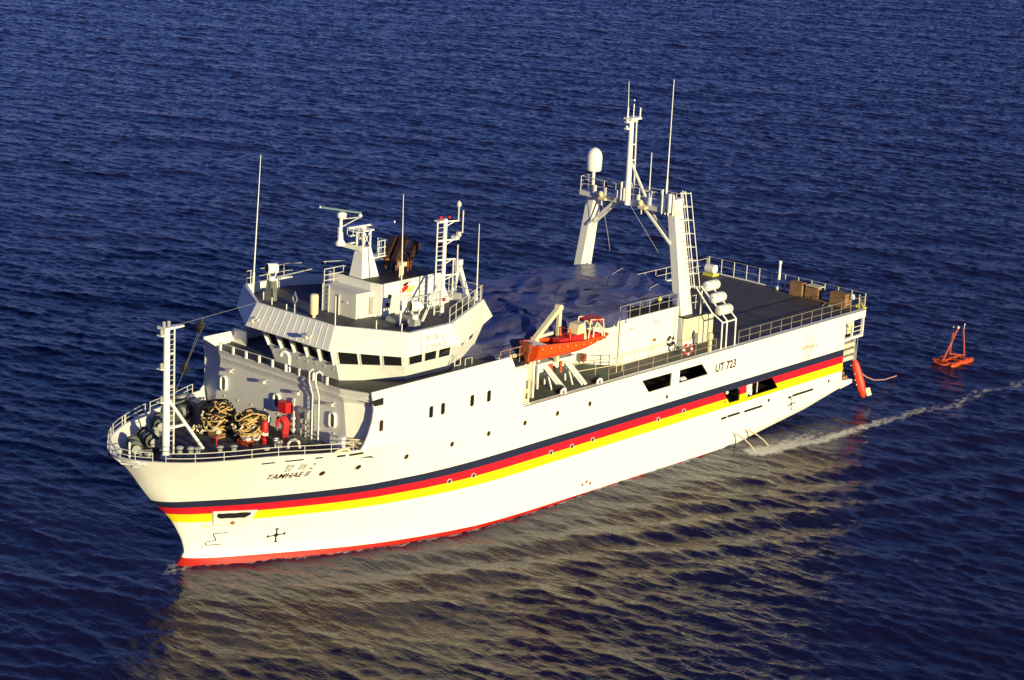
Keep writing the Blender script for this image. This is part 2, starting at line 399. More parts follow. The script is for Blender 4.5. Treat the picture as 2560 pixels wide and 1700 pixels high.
# decks
fd = MB(); pts = [low_in(p) for p in rim]
poly = [(x, y, 6.75) for x, y in pts]+[(51.6, 7.44, 6.75)]
poly = poly+[(x, -y, z) for x, y, z in poly[::-1]]
fd.extr([p for p in poly[::-1]], (0, 0, -.05)); fd.build('foredeck', 'deck', ship)
ad = MB(); ad.box(.02, 28.0, -7.2, 7.2, 7.12, 7.22); ad.build('aft_deck', 'deck_aft', ship)
bd = MB(); bd.box(28.0, 38.9, -7.38, 7.38, 7.12, 7.22); bd.box(20.5, 28, 7.2, 7.38, 7.12, 7.218); bd.build('boat_deck', 'deck_green', ship)
wd = MB()
wd.prism([(x, y, 9.9) for x, y in ((52.2, -5.3), (52.2, 5.3), (51.55, 7.4), (38.6, 7.4), (38.6, -7.4), (51.55, -7.4))][::-1], [(x, y, 10.0) for x, y in ((52.2, -5.3), (52.2, 5.3), (51.55, 7.4), (38.6, 7.4), (38.6, -7.4), (51.55, -7.4))][::-1])
wd.build('bridge_deck', 'deck', ship)
# waterway bar along the deck edge
gb = MB()
for sg in (1, -1): gb.box(0, 38.6, sg*7.2, sg*7.5, 7.22, 7.29)
gb.box(0, .14, -7.5, 7.5, 6.7, 7.29); gb.build('deck_coaming', 'white_clean', ship)
# ------------------------------------------------------------------ forward house
def wallpoly(mb, ring0, ring1):   # side faces between two open or closed rings (same length)
    n = len(ring0); o = list(ring0)+list(ring1); mb.add(o, [(i, i+1, n+i+1, n+i) for i in range(n-1)]); return mb
hs = MB()
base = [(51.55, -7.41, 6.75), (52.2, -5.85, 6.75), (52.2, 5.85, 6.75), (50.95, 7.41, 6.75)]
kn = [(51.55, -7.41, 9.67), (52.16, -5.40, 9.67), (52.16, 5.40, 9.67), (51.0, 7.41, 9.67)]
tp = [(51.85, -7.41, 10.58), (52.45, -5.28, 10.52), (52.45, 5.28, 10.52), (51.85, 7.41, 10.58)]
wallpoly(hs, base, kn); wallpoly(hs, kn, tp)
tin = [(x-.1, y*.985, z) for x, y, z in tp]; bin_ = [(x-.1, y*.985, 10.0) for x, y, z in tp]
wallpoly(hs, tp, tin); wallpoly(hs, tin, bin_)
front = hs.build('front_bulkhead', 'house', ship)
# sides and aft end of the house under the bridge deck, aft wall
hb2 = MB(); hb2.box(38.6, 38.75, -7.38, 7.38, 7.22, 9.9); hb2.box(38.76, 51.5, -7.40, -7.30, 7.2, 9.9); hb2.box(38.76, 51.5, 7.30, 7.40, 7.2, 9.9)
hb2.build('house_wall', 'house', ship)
sb = MB()   # seam of rivet-like studs and stiffeners on the front bulkhead
def front_x(z): return 52.2-(z-6.75)/(9.67-6.75)*.04 if z < 9.67 else 52.16+(z-9.67)/.85*.29
for k in range(9):
    y = -4.9+k*1.2; z = 7.62; sb.ball((front_x(z)+.03, y, z), .05, 8).cut()
sb.box(front_x(7.6), front_x(7.6)+.02, -5.6, 5.6, 7.585, 7.605)
sb.build_each('wall_stud', 'rail', front)
def rounded(w, h, r, n=5):
    P = []
    for cx, cy, a0 in ((w/2-r, h/2-r, 0), (-w/2+r, h/2-r, 90), (-w/2+r, -h/2+r, 180), (w/2-r, -h/2+r, 270)):
        P += [(cx+r*math.cos(math.radians(a0+90*k/n)), cy+r*math.sin(math.radians(a0+90*k/n))) for k in range(n+1)]
    return P
def ring(mb, outer, inner, f, d0, d1):   # frame between two 2d loops, mapped by f(u,v,depth)
    n = len(outer); V = [f(u, v, d1) for u, v in outer]+[f(u, v, d1) for u, v in inner]+[f(u, v, d0) for u, v in outer]+[f(u, v, d0) for u, v in inner]
    F = []
    for i in range(n):
        j = (i+1) % n; F += [(i, j, n+j, n+i), (i, 2*n+i, 2*n+j, j), (n+i, n+j, 3*n+j, 3*n+i)]
    mb.add(V, F)
def window(parent, f, w, h, r, fw=.07, proud=.09, pane='glass', frame='white_clean'):
    m = MB(); ring(m, rounded(w+2*fw, h+2*fw, r+fw), rounded(w, h, r), f, -.02, proud); fr = m.build('window', frame, parent)
    p = MB(); p.add([f(u, v, .012) for u, v in rounded(w, h, r)], [list(range(len(rounded(w, h, r))))]); p.build('pane', pane, fr)
    return fr
for y in (-4.98, -.21, 4.59):
    window(front, lambda u, v, d, y=y: (front_x(8.41+v)+d, y+u, 8.41+v), .40, .82, .18, proud=.16)
for y in (-4.20, -1.22, 1.74, 4.66):   # floodlights under the knuckle
    m = MB(); x = front_x(9.46); m.tube((x, y, 9.46), (x+.42, y, 9.44), .035, 6); m.box(x+.30, x+.50, y-.04, y+.24, 9.36, 9.54); m.tube((x+.02, y, 9.2), (x+.35, y, 9.44), .025, 5); m.build('floodlight', 'rail', front)
# vertical ladder with its top hoops and the hose cabinet, pipe stand
m = MB()
for y in (3.05, 3.60): m.path([(52.42, y, 6.75), (52.42, y, 9.6), (52.72, y, 10.5), (52.72, y, 11.05), (52.5, y, 11.2), (52.2, y, 11.0), (52.2, y, 10.2)], .05, 6)
for k in range(13): m.tube((52.42+max(0, (k*.29+7-9.6))*.33, 3.05, 6.95+k*.29), (52.42+max(0, (k*.29+7-9.6))*.33, 3.60, 6.95+k*.29), .028, 5)
m.build('front_ladder', 'white_clean', ship)
m = MB(); m.box(52.2, 52.72, .42, 1.12, 8.0, 8.66); c = m.build('hose_box', 'red', ship, bevel=.02)
m = MB(); m.lathe([(.14, 0), (.10, .01)], (52.5, .41, 8.33), (0, -1, 0), 14); m.build('badge', 'white_clean', c)
m = MB()
m.tube((52.35, 1.42, 6.75), (52.35, 1.42, 8.85), .06, 8); m.ball((52.35, 1.42, 8.9), .09, 8)
for z in (7.0, 7.35, 7.7): m.box(52.25, 52.5, 1.32, 1.52, z, z+.16)
m.build('standpipe', 'rail', ship)
m = MB(); m.box(52.25, 52.55, 1.95, 2.85, 8.35, 8.62); m.tube((52.4, 2.1, 6.75), (52.4, 2.1, 8.4), .06, 8); m.tube((52.4, 2.5, 6.75), (52.4, 2.5, 8.4), .07, 8)
for z in (7.2, 7.6, 8.0): m.tube((52.3, 1.95, z), (52.5, 2.8, z+.1), .05, 6)
m.lathe([(.16, 0), (.16, .05)], (52.5, 2.45, 7.55), (1, 0, 0), 12); m.box(52.3, 52.62, 2.62, 2.84, 8.05, 8.5); m.build('valve_manifold', 'grey', ship)
m = MB(); m.box(51.9, 53.0, 1.6, 4.0, 6.75, 6.90); m.build('manifold_platform', 'winch', ship)
# rail on the front bulkhead top, curved vent
m = MB(); m.tube((52.5, -5.2, 11.0), (52.5, 3.0, 11.0), .022, 5)
for k in range(9): m.box(52.38, 52.52, -5.1+k*1.17-.05, -5.1+k*1.17+.05, 10.52, 11.0)
m.build('bulwark_rail', 'white_clean', ship)
m = MB(); m.path([(51.4, -.1, 10), (51.4, -.1, 11.0), (51.45, -.18, 11.25), (51.5, -.42, 11.33), (51.55, -.62, 11.2), (51.55, -.66, 11.0)], .11, 8); m.build('gooseneck_vent', 'white_clean', ship)
# starboard and port bridge wing bulwarks (port one is the side plating itself)
m = MB(); m.box(49.3, 51.7, -7.5, -7.42, 9.9, 10.5); m.box(49.3, 49.38, -7.45, -6.2, 10.0, 10.9); m.build('wing_bulwark', 'white', ship)
m = MB(); railing(m, [(49.2, -7.3, 10), (40, -7.3, 10)], 1.0, step=1.5); m.build('bridge_deck_rail', 'rail', ship)

# ------------------------------------------------------------------ wheelhouse
zb0, zk0, zk1 = 10.0, 12.28, 13.65
BL = [(50.05, 2.80), (46.90, 5.20), (43.25, 5.27), (38.9, 3.2)]
BT = [(50.96, 3.14), (48.35, 6.42), (44.2, 6.45), (38.4, 3.9)]
KL = [(51.80, 3.60), (49.15, 7.42), (44.55, 7.42), (38.15, 4.15)]      # lower edge of the sloping fascia
KU = [(51.10, 3.38), (48.73, 7.26), (45.25, 7.28), (39.5, 4.55)]      # upper edge
def full(l, z): return [(x, -y, z) for x, y in l[::-1]]+[(x, y, z) for x, y in l]
wm = MB(); A = full(BL, zb0); B = full(BT, zk0); n = len(A)

for i in range(n):   # doubly ruled walls, meshed finely
    a, b, c, d = map(Vector, (A[i], A[(i+1) % n], B[(i+1) % n], B[i])); G = [(a*(1-u/8)+b*u/8)*(1-v/6)+(d*(1-u/8)+c*u/8)*v/6 for v in range(7) for u in range(9)]
    wm.add(G, [(v*9+u, v*9+u+1, v*9+u+10, v*9+u+9) for v in range(6) for u in range(8)])
wheel = wm.build('wheelhouse', 'white', ship)
fm = MB(); A = full(KL, zk0); B = full(KU, zk1); Bi = [(x*.988+.5, y*.965, z) for x, y, z in B]; Bd = [(x, y, 13.02) for x, y, z in Bi]; C0 = full(BT, zk0+.01)
fm.add(A+B+Bi+Bd+C0, [q for i in range(n) for j in [(i+1) % n] for q in ((i, j, n+j, n+i), (n+i, n+j, 2*n+j, 2*n+i), (2*n+i, 2*n+j, 3*n+j, 3*n+i), (4*n+i, 4*n+j, j, i))])
fascia = fm.build('roof_fascia', 'white', ship)
rm = MB(); rm.extr([(x, y, 13.0) for x, y, z in Bi], (0, 0, .05)); rm.build('wheelhouse_roof', 'deck_roof', ship)
def bil(a, b, c, d, u, v):   # a,b lower (u 0..1), d,c upper
    a, b, c, d = map(Vector, (a, b, c, d)); return (a*(1-u)+b*u)*(1-v)+(d*(1-u)+c*u)*v
def wall_window(a, b, c, d, u0, u1, v0, v1, pane='glass'):
    nrm = ((Vector(b)-Vector(a)).cross(Vector(d)-Vector(a))).normalized()
    def P(u, v, o): return bil(a, b, c, d, u, v)+nrm*o
    m = MB(); L = (Vector(b)-Vector(a)).length; du = .045/L*1.2; dv = .03
    out = [(u0-du, v0-dv), (u1+du, v0-dv), (u1+du, v1+dv), (u0-du, v1+dv)]; inn = [(u0, v0), (u1, v0), (u1, v1), (u0, v1)]
    ring(m, out, inn, lambda u, v, o: P(u, v, o), -.02, .05); fr = m.build('window', 'white_clean', wheel)
    p = MB(); p.add([P(u, v, .012) for u, v in inn], [(0, 1, 2, 3)]); p.build('pane', pane, fr)
    return fr
def seg(i0, i1, sg=1):
    return [(x, sg*y, z) for (x, y), z in ((BL[i0], zb0), (BL[i1], zb0), (BT[i1], zk0), (BT[i0], zk0))]
fa = ((50.05, -2.8, zb0), (50.05, 2.8, zb0), (50.96, 3.14, zk0), (50.96, -3.14, zk0))
for k in range(5): wall_window(*fa, .036+k*.192, .036+k*.192+.166, .50, .95)
pil = MB()
for k in range(6):   # deep sunlit mullions between the front windows
    u = .02+k*.192; p0 = bil(*fa, u, .46); p1 = bil(*fa, u, .99); pil.bar(p0+Vector((.085, 0, 0)), p1+Vector((.085, 0, 0)), .07, .17, (1, 0, 0)).cut()
pil.build_each('mullion', 'white_clean', wheel)
for sg in (1, -1):
    for i in (0, 1, 2):
        a, b, c, d = seg(i, i+1, sg)
        if sg < 0: a, b, c, d = b, a, d, c
        k3 = {0: [(.055, .325), (.375, .645), (.70, .955)], 1: [(.09, .36), (.42, .66), (.72, .96)], 2: [(.30, .42), (.55, .72)]}[i]
        for u0, u1 in k3: wall_window(a, b, c, d, u0, u1, .50 if i < 2 else .55, .93)
# lower seam line with studs
m = MB()
for k in range(8): p = bil(*fa, .04+k*.13, .30); m.ball(p+Vector((.03, 0, 0)), .04, 8).cut()
m.build_each('wall_stud', 'rail', wheel)
m = MB(); m.tube((50.12, -2.4, 10.35), (50.12, 2.4, 10.35), .02, 5); m.build('grab_rail', 'rail', wheel)
# fascia ribs on the shaded front, brackets of the two searchlights
m = MB(); ff = ((51.8, -3.6, zk0), (51.8, 3.6, zk0), (51.1, 3.38, zk1), (51.1, -3.38, zk1))
for k in range(1, 13):
    p = bil(*ff, k/13, .02); q = bil(*ff, k/13, .98); m.bar(p+Vector((.004, 0, 0)), q+Vector((.004, 0, 0)), .03, .03, (1, 0, 0))
m.build('fascia_rib', 'white', fascia)
for y in (-2.75, 1.95):
    p = bil(*ff, (y+3.6)/7.2, .38); m = MB(); m.tube(p, p+Vector((.5, 0, -.02)), .05, 6); m.box(p.x+.38, p.x+.68, y-.14, y+.18, p.z-.06, p.z+.14); m.tube(p+Vector((.5, .1, 0)), p+Vector((.5, .42, .12)), .06, 6); m.tube(p+Vector((.02, -.25, .1)), p+Vector((.5, 0, 0)), .03, 5); m.build('floodlight', 'rail', fascia)
# sign on the port fascia
sa = ((48.95, 7.42, zk0), (44.6, 7.42, zk0), (45.25, 7.28, zk1), (48.73, 7.26, zk1))
def SG(x, v, o): t = (zk1-zk0)*v; return (x, 7.42-(.15*v)+.06+o, zk0+t)
m = MB(); m.prism([SG(48.0, .06, -.05), SG(45.5, .06, -.05), SG(45.5, .90, -.05), SG(48.0, .90, -.05)], [SG(48.0, .06, .02), SG(45.5, .06, .02), SG(45.5, .90, .02), SG(48.0, .90, .02)])
sign = m.build('name_board', 'white_clean', ship)
m = MB()
for a in ((48.0, .06, 45.5, .075), (48.0, .06, 47.97, .9)): m.quad(SG(a[0], a[1], .026), SG(a[2], a[1], .026), SG(a[2], a[3], .026), SG(a[0], a[3], .026))
m.build('border', 'letter_brown', sign)
def put(name, shape, f, m, parent):
    V, F = shape; b = MB(); b.add([f(u, v) for u, v in V], F); return b.build(name, m, parent)
fz = lambda x0, z0: (lambda u, v: SG(x0-u, (z0+v-zk0)/(zk1-zk0), .027))
put('lettering', merge(syl(TAM, .36), syl(HAE, .36, .62), shift(text_shape('2', .46), 1.24, .02)), fz(47.55, 12.92), 'letter_brown', sign)
put('lettering', text_shape('D S E N 2', .40), fz(47.6, 12.48), 'letter_brown', sign)

# ------------------------------------------------------------------ monkey island
zr = 13.05
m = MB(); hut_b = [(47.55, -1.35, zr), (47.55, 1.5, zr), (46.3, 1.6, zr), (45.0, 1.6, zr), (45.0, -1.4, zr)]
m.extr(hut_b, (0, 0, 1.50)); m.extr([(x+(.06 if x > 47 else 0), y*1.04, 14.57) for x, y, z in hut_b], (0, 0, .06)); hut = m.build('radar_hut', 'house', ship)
m = MB(); m.box(46.0, 46.55, 1.60, 1.63, zr+.15, zr+1.25); m.build('door', 'grey', hut)
m = MB()
for y in (-1.3, -.75): m.tube((47.65, y, zr), (47.65, y, 14.75), .04, 6)
for k in range(5): m.tube((47.65, -1.3, zr+.25+k*.28), (47.65, -.75, zr+.25+k*.28), .025, 5)
m.tube((47.62, .1, zr), (47.62, .1, 14.3), .05, 6); m.box(47.56, 47.62, .45, .8, 13.9, 14.0); m.build('hut_ladder', 'rail', hut)
m = MB(); railing(m, [(47.5, -1.35, 14.63), (45.9, -1.35, 14.63), (45.9, -.2, 14.63)], .95, (1, .6, .25), .8, .03); m.build('hut_rail', 'rail', hut)
# radar mast: tapered column, lattice head, forward arm with its own scanner
m = MB()
m.prism([(46.25, -.62, 14.6), (46.25, .62, 14.6), (44.7, .75, 14.6), (44.7, -.75, 14.6)], [(45.95, -.30, 17.0), (45.95, .30, 17.0), (45.25, .30, 17.0), (45.25, -.30, 17.0)])
mast = m.build('radar_mast', 'white_clean', ship)
m = MB()
for x in (45.3, 45.9):
    for y in (-.27, .27): m.bar((x, y, 17.0), (x, y, 18.05), .09, .09)
m.box(45.15, 46.05, -.45, .45, 18.02, 18.1)
for s in (1, -1): m.tube((45.3, .27*s, 17.05), (45.9, .27*s, 18.0), .03, 5); m.tube((45.9, .27*s, 17.05), (45.3, .27*s, 18.0), .03, 5)
m.ball((45.6, 0, 17.7), .18, 8)
for z in (17.2, 17.65): m.box(46.0, 46.4, -.5, -.3, z, z+.06)
railing(m, [(46.5, -.5, 17.75), (46.5, .5, 17.75), (46.1, .5, 17.75)], .6, (1, .5), .5, .02, .02)
railing(m, [(44.6, .35, 16.3), (44.0, .35, 16.3), (44.0, -.35, 16.3)], .95, (1, .55, .15), .5, .03, .03); m.box(44.0, 45.3, -.4, .4, 16.24, 16.3)
m.build('mast_platform', 'white_clean', mast)
m = MB(); m.box(44.35, 46.9, -.10, .10, 18.24, 18.36); m.tube((45.6, 0, 18.1), (45.6, 0, 18.26), .16, 10); m.build('scanner_base', 'white_clean', mast)
m = MB(); m.bar((47.25, -.25, 18.42), (43.3, .25, 18.26), .16, .14); sc = m.build('radar_scanner', 'blue_paint', mast)
m = MB(); m.ball((43.25, .25, 18.26), .09, 8); m.build('scanner_tip', 'white_clean', sc)
m = MB(); m.bar((45.9, 0, 16.9), (47.55, 0, 17.42), .45, .30, w2=.3, h2=.25); m.build('mast_arm', 'grey', mast)
m = MB(); m.lathe([(.30, 0), (.34, .12), (.18, .35), (.14, .8)], (47.55, 0, 17.35), n=12); m.tube((47.55, 0, 18.1), (47.55, 0, 19.1), .10, 10); m.lathe([(.22, 0), (.30, .1), (.30, .3), (.12, .38)], (47.5, 0, 19.0), n=12)
for z in (17.95, 18.2, 18.4): m.tube((47.25, -.2, z), (47.85, .2, z), .03, 5); m.box(47.75, 47.9, .12, .25, z-.05, z+.12)
m.bar((47.5, 0, 18.45), (47.15, 1.15, 19.2), .06, .06); m.bar((47.5, 0, 18.95), (47.15, 1.15, 19.22), .06, .06); m.ball((47.13, 1.2, 19.32), .13, 8)
m.build('radar_pedestal', 'white_clean', mast)
m = MB(); m.bar((47.98, -1.3, 19.5), (47.12, 1.25, 19.5), .10, .10); sc = m.build('radar_scanner', 'teal', mast)
m = MB(); m.ball((48.0, -1.34, 19.5), .08, 8); m.build('scanner_tip', 'white_clean', sc)
# funnel casing with emblem and exhaust pipes
m = MB(); P0 = [(46.1, 2.2, zr), (46.3, 1.4, zr), (46.3, -2.2, zr), (40.0, -2.2, zr), (40.0, 2.2, zr)]
P1 = [(46.1, 2.2, 15.12), (46.3, 1.4, 15.12), (46.3, -2.2, 15.12), (41.0, -2.2, 15.12), (41.0, 2.2, 15.12)]
m.prism(P0, P1); fun = m.build('funnel', 'white', ship)
m = MB(); m.extr([(46.0, 2.1, 15.125), (46.2, 1.3, 15.125), (46.2, -2.1, 15.125), (41.1, -2.1, 15.125), (41.1, 2.1, 15.125)], (0, 0, .03)); m.build('funnel_top', 'dark', fun)
def FE(u, v): return (44.15-u, 2.212, 14.45+v)
def ell(cx, cy, a, b, rot, n=20):
    r = math.radians(rot); return [(cx+a*math.cos(t)*math.cos(r)-b*math.sin(t)*math.sin(r), cy+a*math.cos(t)*math.sin(r)+b*math.sin(t)*math.cos(r)) for t in [2*math.pi*k/n for k in range(n)]]
for nm, c, e in (('red', 'red', ell(-.02, .10, .40, .16, 24)), ('yellow', 'yellow', ell(.52, .02, .36, .17, 18)), ('dark', 'letter', ell(.10, .40, .26, .09, 14))):
    put('emblem', (e, [list(range(len(e)))]), FE, c, fun)
arc = []
for r in (.62, .68): arc.append([(.1+r*math.cos(math.radians(t)), .10+r*.75*math.sin(math.radians(t))) for t in range(40, 150, 10)])
k = len(arc[0]); put('emblem', (arc[0]+arc[1], [(i, i+1, k+i+1, k+i) for i in range(k-1)]), FE, 'red', fun)
put('emblem', shift(text_shape('KIGAM', .22), -.05, -.42), FE, 'letter_brown', fun)
m = MB(); m.box(44.6, 45.3, 2.2, 2.24, zr+.05, zr+1.3); m.build('door', 'house', fun)
m = MB(); railing(m, [(43.9, 2.6, zr), (41.4, 2.6, zr)], .95, (1, .5), .9, .025); m.build('funnel_rail', 'rail', fun)
m = MB()
for z in (13.6, 14.1): m.lathe([(.13, 0), (.13, .1)], (45.6-.3*(z-13.6), 2.2, z+.2), (0, 1, 0), 10).cut()
m.build_each('vent_cover', 'dark', fun)
for dx, dy, hgt in ((0, -.6, 0), (-.1, .1, .12), (-.5, .75, -.15)):
    a = Vector((42.95+dx, dy, 15.1)); b = a+Vector((-.05, 0, .75)); c = b+Vector((-.75, 0, 1.15+hgt)); d = (c-b).normalized()
    m = MB(); m.tube(a, b, .2, 12); m.bar(b-d*.12, c, .48, .40, (0, 1, 0)); ex = m.build('exhaust_pipe', 'exhaust', fun)
    m = MB(); m.tube(b-Vector((0, 0, .55)), b-Vector((0, 0, .05)), .22, 12); m.build('collar', 'rust', ex)
m = MB(); m.tube((43.4, 1.2, 15.1), (43.4, 1.2, 15.75), .12, 8); m.box(43.2, 43.6, 1.0, 1.4, 15.7, 15.95); m.tube((44.0, 1.6, 15.1), (44.0, 1.6, 15.9), .05, 6); m.build('funnel_vent', 'cream', fun)
# signal mast (two tubes, ladder rungs, yards with small aerials) and its stay
m = MB(); x0, y0 = 42.9, 4.1
m.tube((x0-.12, y0, zr), (x0-.12, y0, 19.1), .13, 10); m.tube((x0+.45, y0-.1, zr), (x0+.45, y0-.1, 19.0), .05, 6); sm = m.build('signal_mast', 'white_clean', ship)
m = MB()
for k in range(20): m.tube((x0+.45, y0-.1, zr+.3+k*.29), (x0-.12, y0, zr+.3+k*.29), .02, 5)
m.build('mast_ladder', 'rail', sm)
m = MB(); m.bar((45.2, 4.7, zr), (x0-.05, y0, 15.6), .12, .12); m.build('mast_stay', 'white_clean', sm)
m = MB()
for z, l in ((18.95, 1.1), (17.8, 1.0), (16.6, .9), (15.6, 1.3)):
    m.bar((x0+.4, y0-.05, z), (x0-l, y0+.2, z-.05), .08, .08); m.bar((x0-.1, y0, z-.35), (x0-l*.7, y0+.15, z-.06), .05, .05)
    if z > 18.9: m.box(x0-.1, x0+.6, y0-.25, y0+.2, 18.98, 19.06)
    if 17 < z < 18: m.box(x0-1.1, x0-.8, y0-.1, y0+.3, 17.75, 17.95)
    m.cut()
m.build_each('yard', 'white_clean', sm)
m = MB(); m.lathe([(.02, 0), (.16, .05), (.14, .25), (.03, .38)], (x0-1.05, y0+.2, 19.75), n=10); m.tube((x0-1.05, y0+.2, 18.9), (x0-1.05, y0+.2, 19.8), .05, 6)
m.tube((x0-1.4, y0+.25, 18.1), (x0-1.4, y0+.25, 19.5), .05, 6); m.tube((x0-1.1, y0+.2, 16.0), (x0-1.1, y0+.2, 17.4), .05, 6); m.tube((x0-.75, y0+.2, 14.0), (x0-.75, y0+.2, 16.6), .05, 6)
for z in (18.1, 15.9): m.box(x0-1.25, x0-1.0, y0+.1, y0+.3, z-.2, z+.1)
m.build('aerial', 'rail', sm)
m = MB(); m.ball((x0+.3, y0, 19.2), .13, 8).cut(); m.ball((x0-.45, y0, 19.15), .10, 8).cut(); m.box(x0-.22, x0-.02, y0+.12, y0+.2, 14.0, 14.2).cut(); m.build_each('mast_lamp', 'red', sm)
# whip aerials
for nm, a, b in (('stb', (49.1, -6.0, 13.3), (48.6, -6.05, 21.98)), ('port', (46.55, 4.3, zr), (46.7, 4.3, 21.1)), ('aft', (39.9, 4.3, 13.3), (39.95, 4.3, 18.45))):
    a, b = Vector(a), Vector(b); m = MB(); k = a+(b-a)*.16; m.tube(a, k, .075, 8); m.tube(k, a+(b-a)*.5, .05, 6, .038, False); m.tube(a+(b-a)*.5, b, .038, 6, .02); m.build('whip_aerial', 'white_clean', ship)
# searchlights
for x, y, hb_ in ((48.45, -5.0, 1.25), (46.6, 5.5, .75)):
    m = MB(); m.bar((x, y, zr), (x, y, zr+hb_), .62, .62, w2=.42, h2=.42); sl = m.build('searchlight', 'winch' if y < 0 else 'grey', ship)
    m = MB(); m.tube((x, y, zr+hb_), (x, y, zr+hb_+.25), .22, 10); m.path([(x, y-.36, zr+hb_+.75), (x, y-.34, zr+hb_+.35), (x, y, zr+hb_+.2), (x, y+.34, zr+hb_+.35), (x, y+.36, zr+hb_+.75)], .05, 6)
    m.tube((x+.32, y-.12, zr+hb_+.78), (x-.30, y+.10, zr+hb_+.74), .33, 14); m.build('lamp_head', 'white_clean', sl)
    m = MB(); m.lathe([(.27, 0), (.27, .02)], (x+.315, y-.118, zr+hb_+.78), (.94, -.33, .05), 14); m.build('lens', 'glass', sl)
m = MB(); m.bar((48.3, -4.7, 14.55), (46.4, -3.6, 15.0), .06, .06); m.build('boat_hook', 'grey', ship)
# small fittings on the wheelhouse roof
m = MB(); m.tube((49.2, -.4, zr), (49.2, -.4, zr+.2), .12, 10); m.lathe([(.24, .2), (.27, .25), (.27, 1.3), (.24, 1.42), (.15, 1.45)], (49.2, -.4, zr), n=14); m.build('compass_stand', 'cream', ship)
m = MB(); m.tube((49.5, -1.75, zr), (49.5, -1.75, zr+.6), .06, 6); m.path([(49.5, -1.75, zr+.6), (49.45, -2.0, zr+.9), (49.5, -1.75, zr+1.35), (49.55, -1.5, zr+.9)], .05, 6, True); m.build('direction_finder_loop', 'white_clean', ship)
m = MB(); m.box(45.2, 46.5, 3.0, 4.3, zr+.08, zr+.28); m.box(45.3, 46.4, 3.1, 4.2, zr, zr+.1)
for k in range(6): m.box(45.25+k*.2, 45.33+k*.2, 2.95, 4.35, zr+.28, zr+.32)
m.build('roof_hatch', 'grey', ship)
m = MB(); m.bar((39.3, 1.7, 13.05), (38.9, 1.7, 15.35), .22, .26); m.bar((37.9, 1.7, 13.0), (38.85, 1.7, 15.3), .22, .26); m.box(38.65, 39.05, 1.5, 1.9, 15.2, 15.55); m.bar((39.3, 1.7, 13.05), (40.4, 1.7, 13.05), .25, .2); m.bar((37.9, 1.7, 13.0), (40.0, 1.7, 12.8), .25, .2); m.build('lifting_davit', 'white_clean', ship)
m = MB(); K = [(x*.99+.45, y*.97, 13.6) for x, y in KU]; railing(m, [K[2], K[3]], .95, (1, .5), 1.2, .025).cut(); railing(m, [(K[3][0], K[3][1], 13.6), (K[3][0], -K[3][1], 13.6), (K[2][0], -K[2][1], 13.6), (K[1][0], -K[1][1], 13.6)], .9, (1, .5), 1.4, .025).cut()
m.build_each('roof_rail', 'rail', ship)
m = MB()
for p, h in (((50.6, -2.6, 13.6), .45), ((50.7, -1.2, 13.6), .35), ((50.9, 3.2, 13.6), 1.8), ((49.5, 5.2, 13.6), .5), ((48.8, 6.6, 13.6), .5), ((50.2, -3.8, 13.6), .5)): m.tube(p, (p[0], p[1], p[2]+h), .035, 6).cut()
m.build_each('stanchion', 'white_clean', ship)
m = MB(); m.path([(43.7, 6.2, 10), (43.7, 6.2, 10.9), (43.5, 6.2, 11.15), (43.2, 6.2, 10.9), (43.2, 6.2, 10)], .04, 6); m.path([(43.2, 6.6, 10), (43.2, 6.6, 10.95), (42.6, 6.6, 10.95), (42.6, 6.6, 10)], .03, 6); m.tube((43.3, 6.2, 10.5), (43.6, 6.2, 10.5), .03, 5); m.build('ladder_hoop', 'rail', ship)
# ------------------------------------------------------------------ openings, ports and marks on the shell
def HP(x, z, o=0.014): return (x, yb(x, z)+o, z)
def port_window(x, z, w, h, r, pane='glass', proud=.05, fw=.05):
    return window(hull, lambda u, v, d: (x-u, yb(x-u, z+v)+d, z+v), w, h, r, fw, proud, pane, 'hull_rim')
mat('hull_rim', (.78, .77, .73), .4)
mat('port_glass', (.045, .025, .017), .25)
for x in (47.02, 46.01, 43.45, 41.95): port_window(x, 8.59, .36, .72, .12)
port_window(51.18, 8.58, .34, .68, .12, 'port_glass')
m = MB(); m.add([(x, 7.512, z) for x, z in ((52.0, 10.22), (51.04, 10.25), (51.03, 9.82), (51.78, 9.84))], [(0, 1, 2, 3)]); m.build('fairlead_opening', 'dark', hull)
for x, z in ((54.25, 5.92), (52.2, 6.08), (48.72, 6.10), (45.03, 6.15), (41.8, 6.16), (38.45, 6.16), (35.35, 6.17), (32.16, 6.18)): port_window(x, z, .34, .34, .169, 'port_glass', .04, .04)
for x, z in ((44.83, 3.68), (42.88, 3.66), (35.77, 3.65), (33.72, 3.64), (31.66, 3.65), (24.79, 3.64), (22.0, 3.68)): port_window(x, z, .28, .28, .139, 'port_glass', .06, .025)
def slot(x0, x1, z, h=.13, breaks=()):
    m = MB(); n = max(2, int(abs(x1-x0)/.25))
    for k in range(n):
        a, b = x0+(x1-x0)*k/n, x0+(x1-x0)*(k+1)/n; m.quad(HP(a, z), HP(b, z), HP(b, z+h), HP(a, z+h))
    m.build('freeing_slot', 'dark', hull)
for a, b in ((58.0, 57.0), (56.75, 55.35), (55.1, 54.55)): slot(a+.15, b+.15, 7.06, .10)
for a, b in ((53.9, 53.4), (53.2, 52.3)): slot(a, b, 7.02, .14)
for a, b, z in ((17.57, 16.95, 2.13), (16.85, 15.38, 2.15), (14.87, 12.69, 2.12), (9.51, 9.1, 2.10), (9.0, 6.34, 2.15)): slot(a, b, z, .17)
for x, z, w, h in ((11.94, 2.35, .25, .24), (4.36, 2.36, .2, .24), (23.98, 4.94, .22, .24)):
    m = MB(); m.quad(HP(x+w/2, z), HP(x-w/2, z), HP(x-w/2, z+h), HP(x+w/2, z+h)); m.build('overboard_port', 'letter', hull)
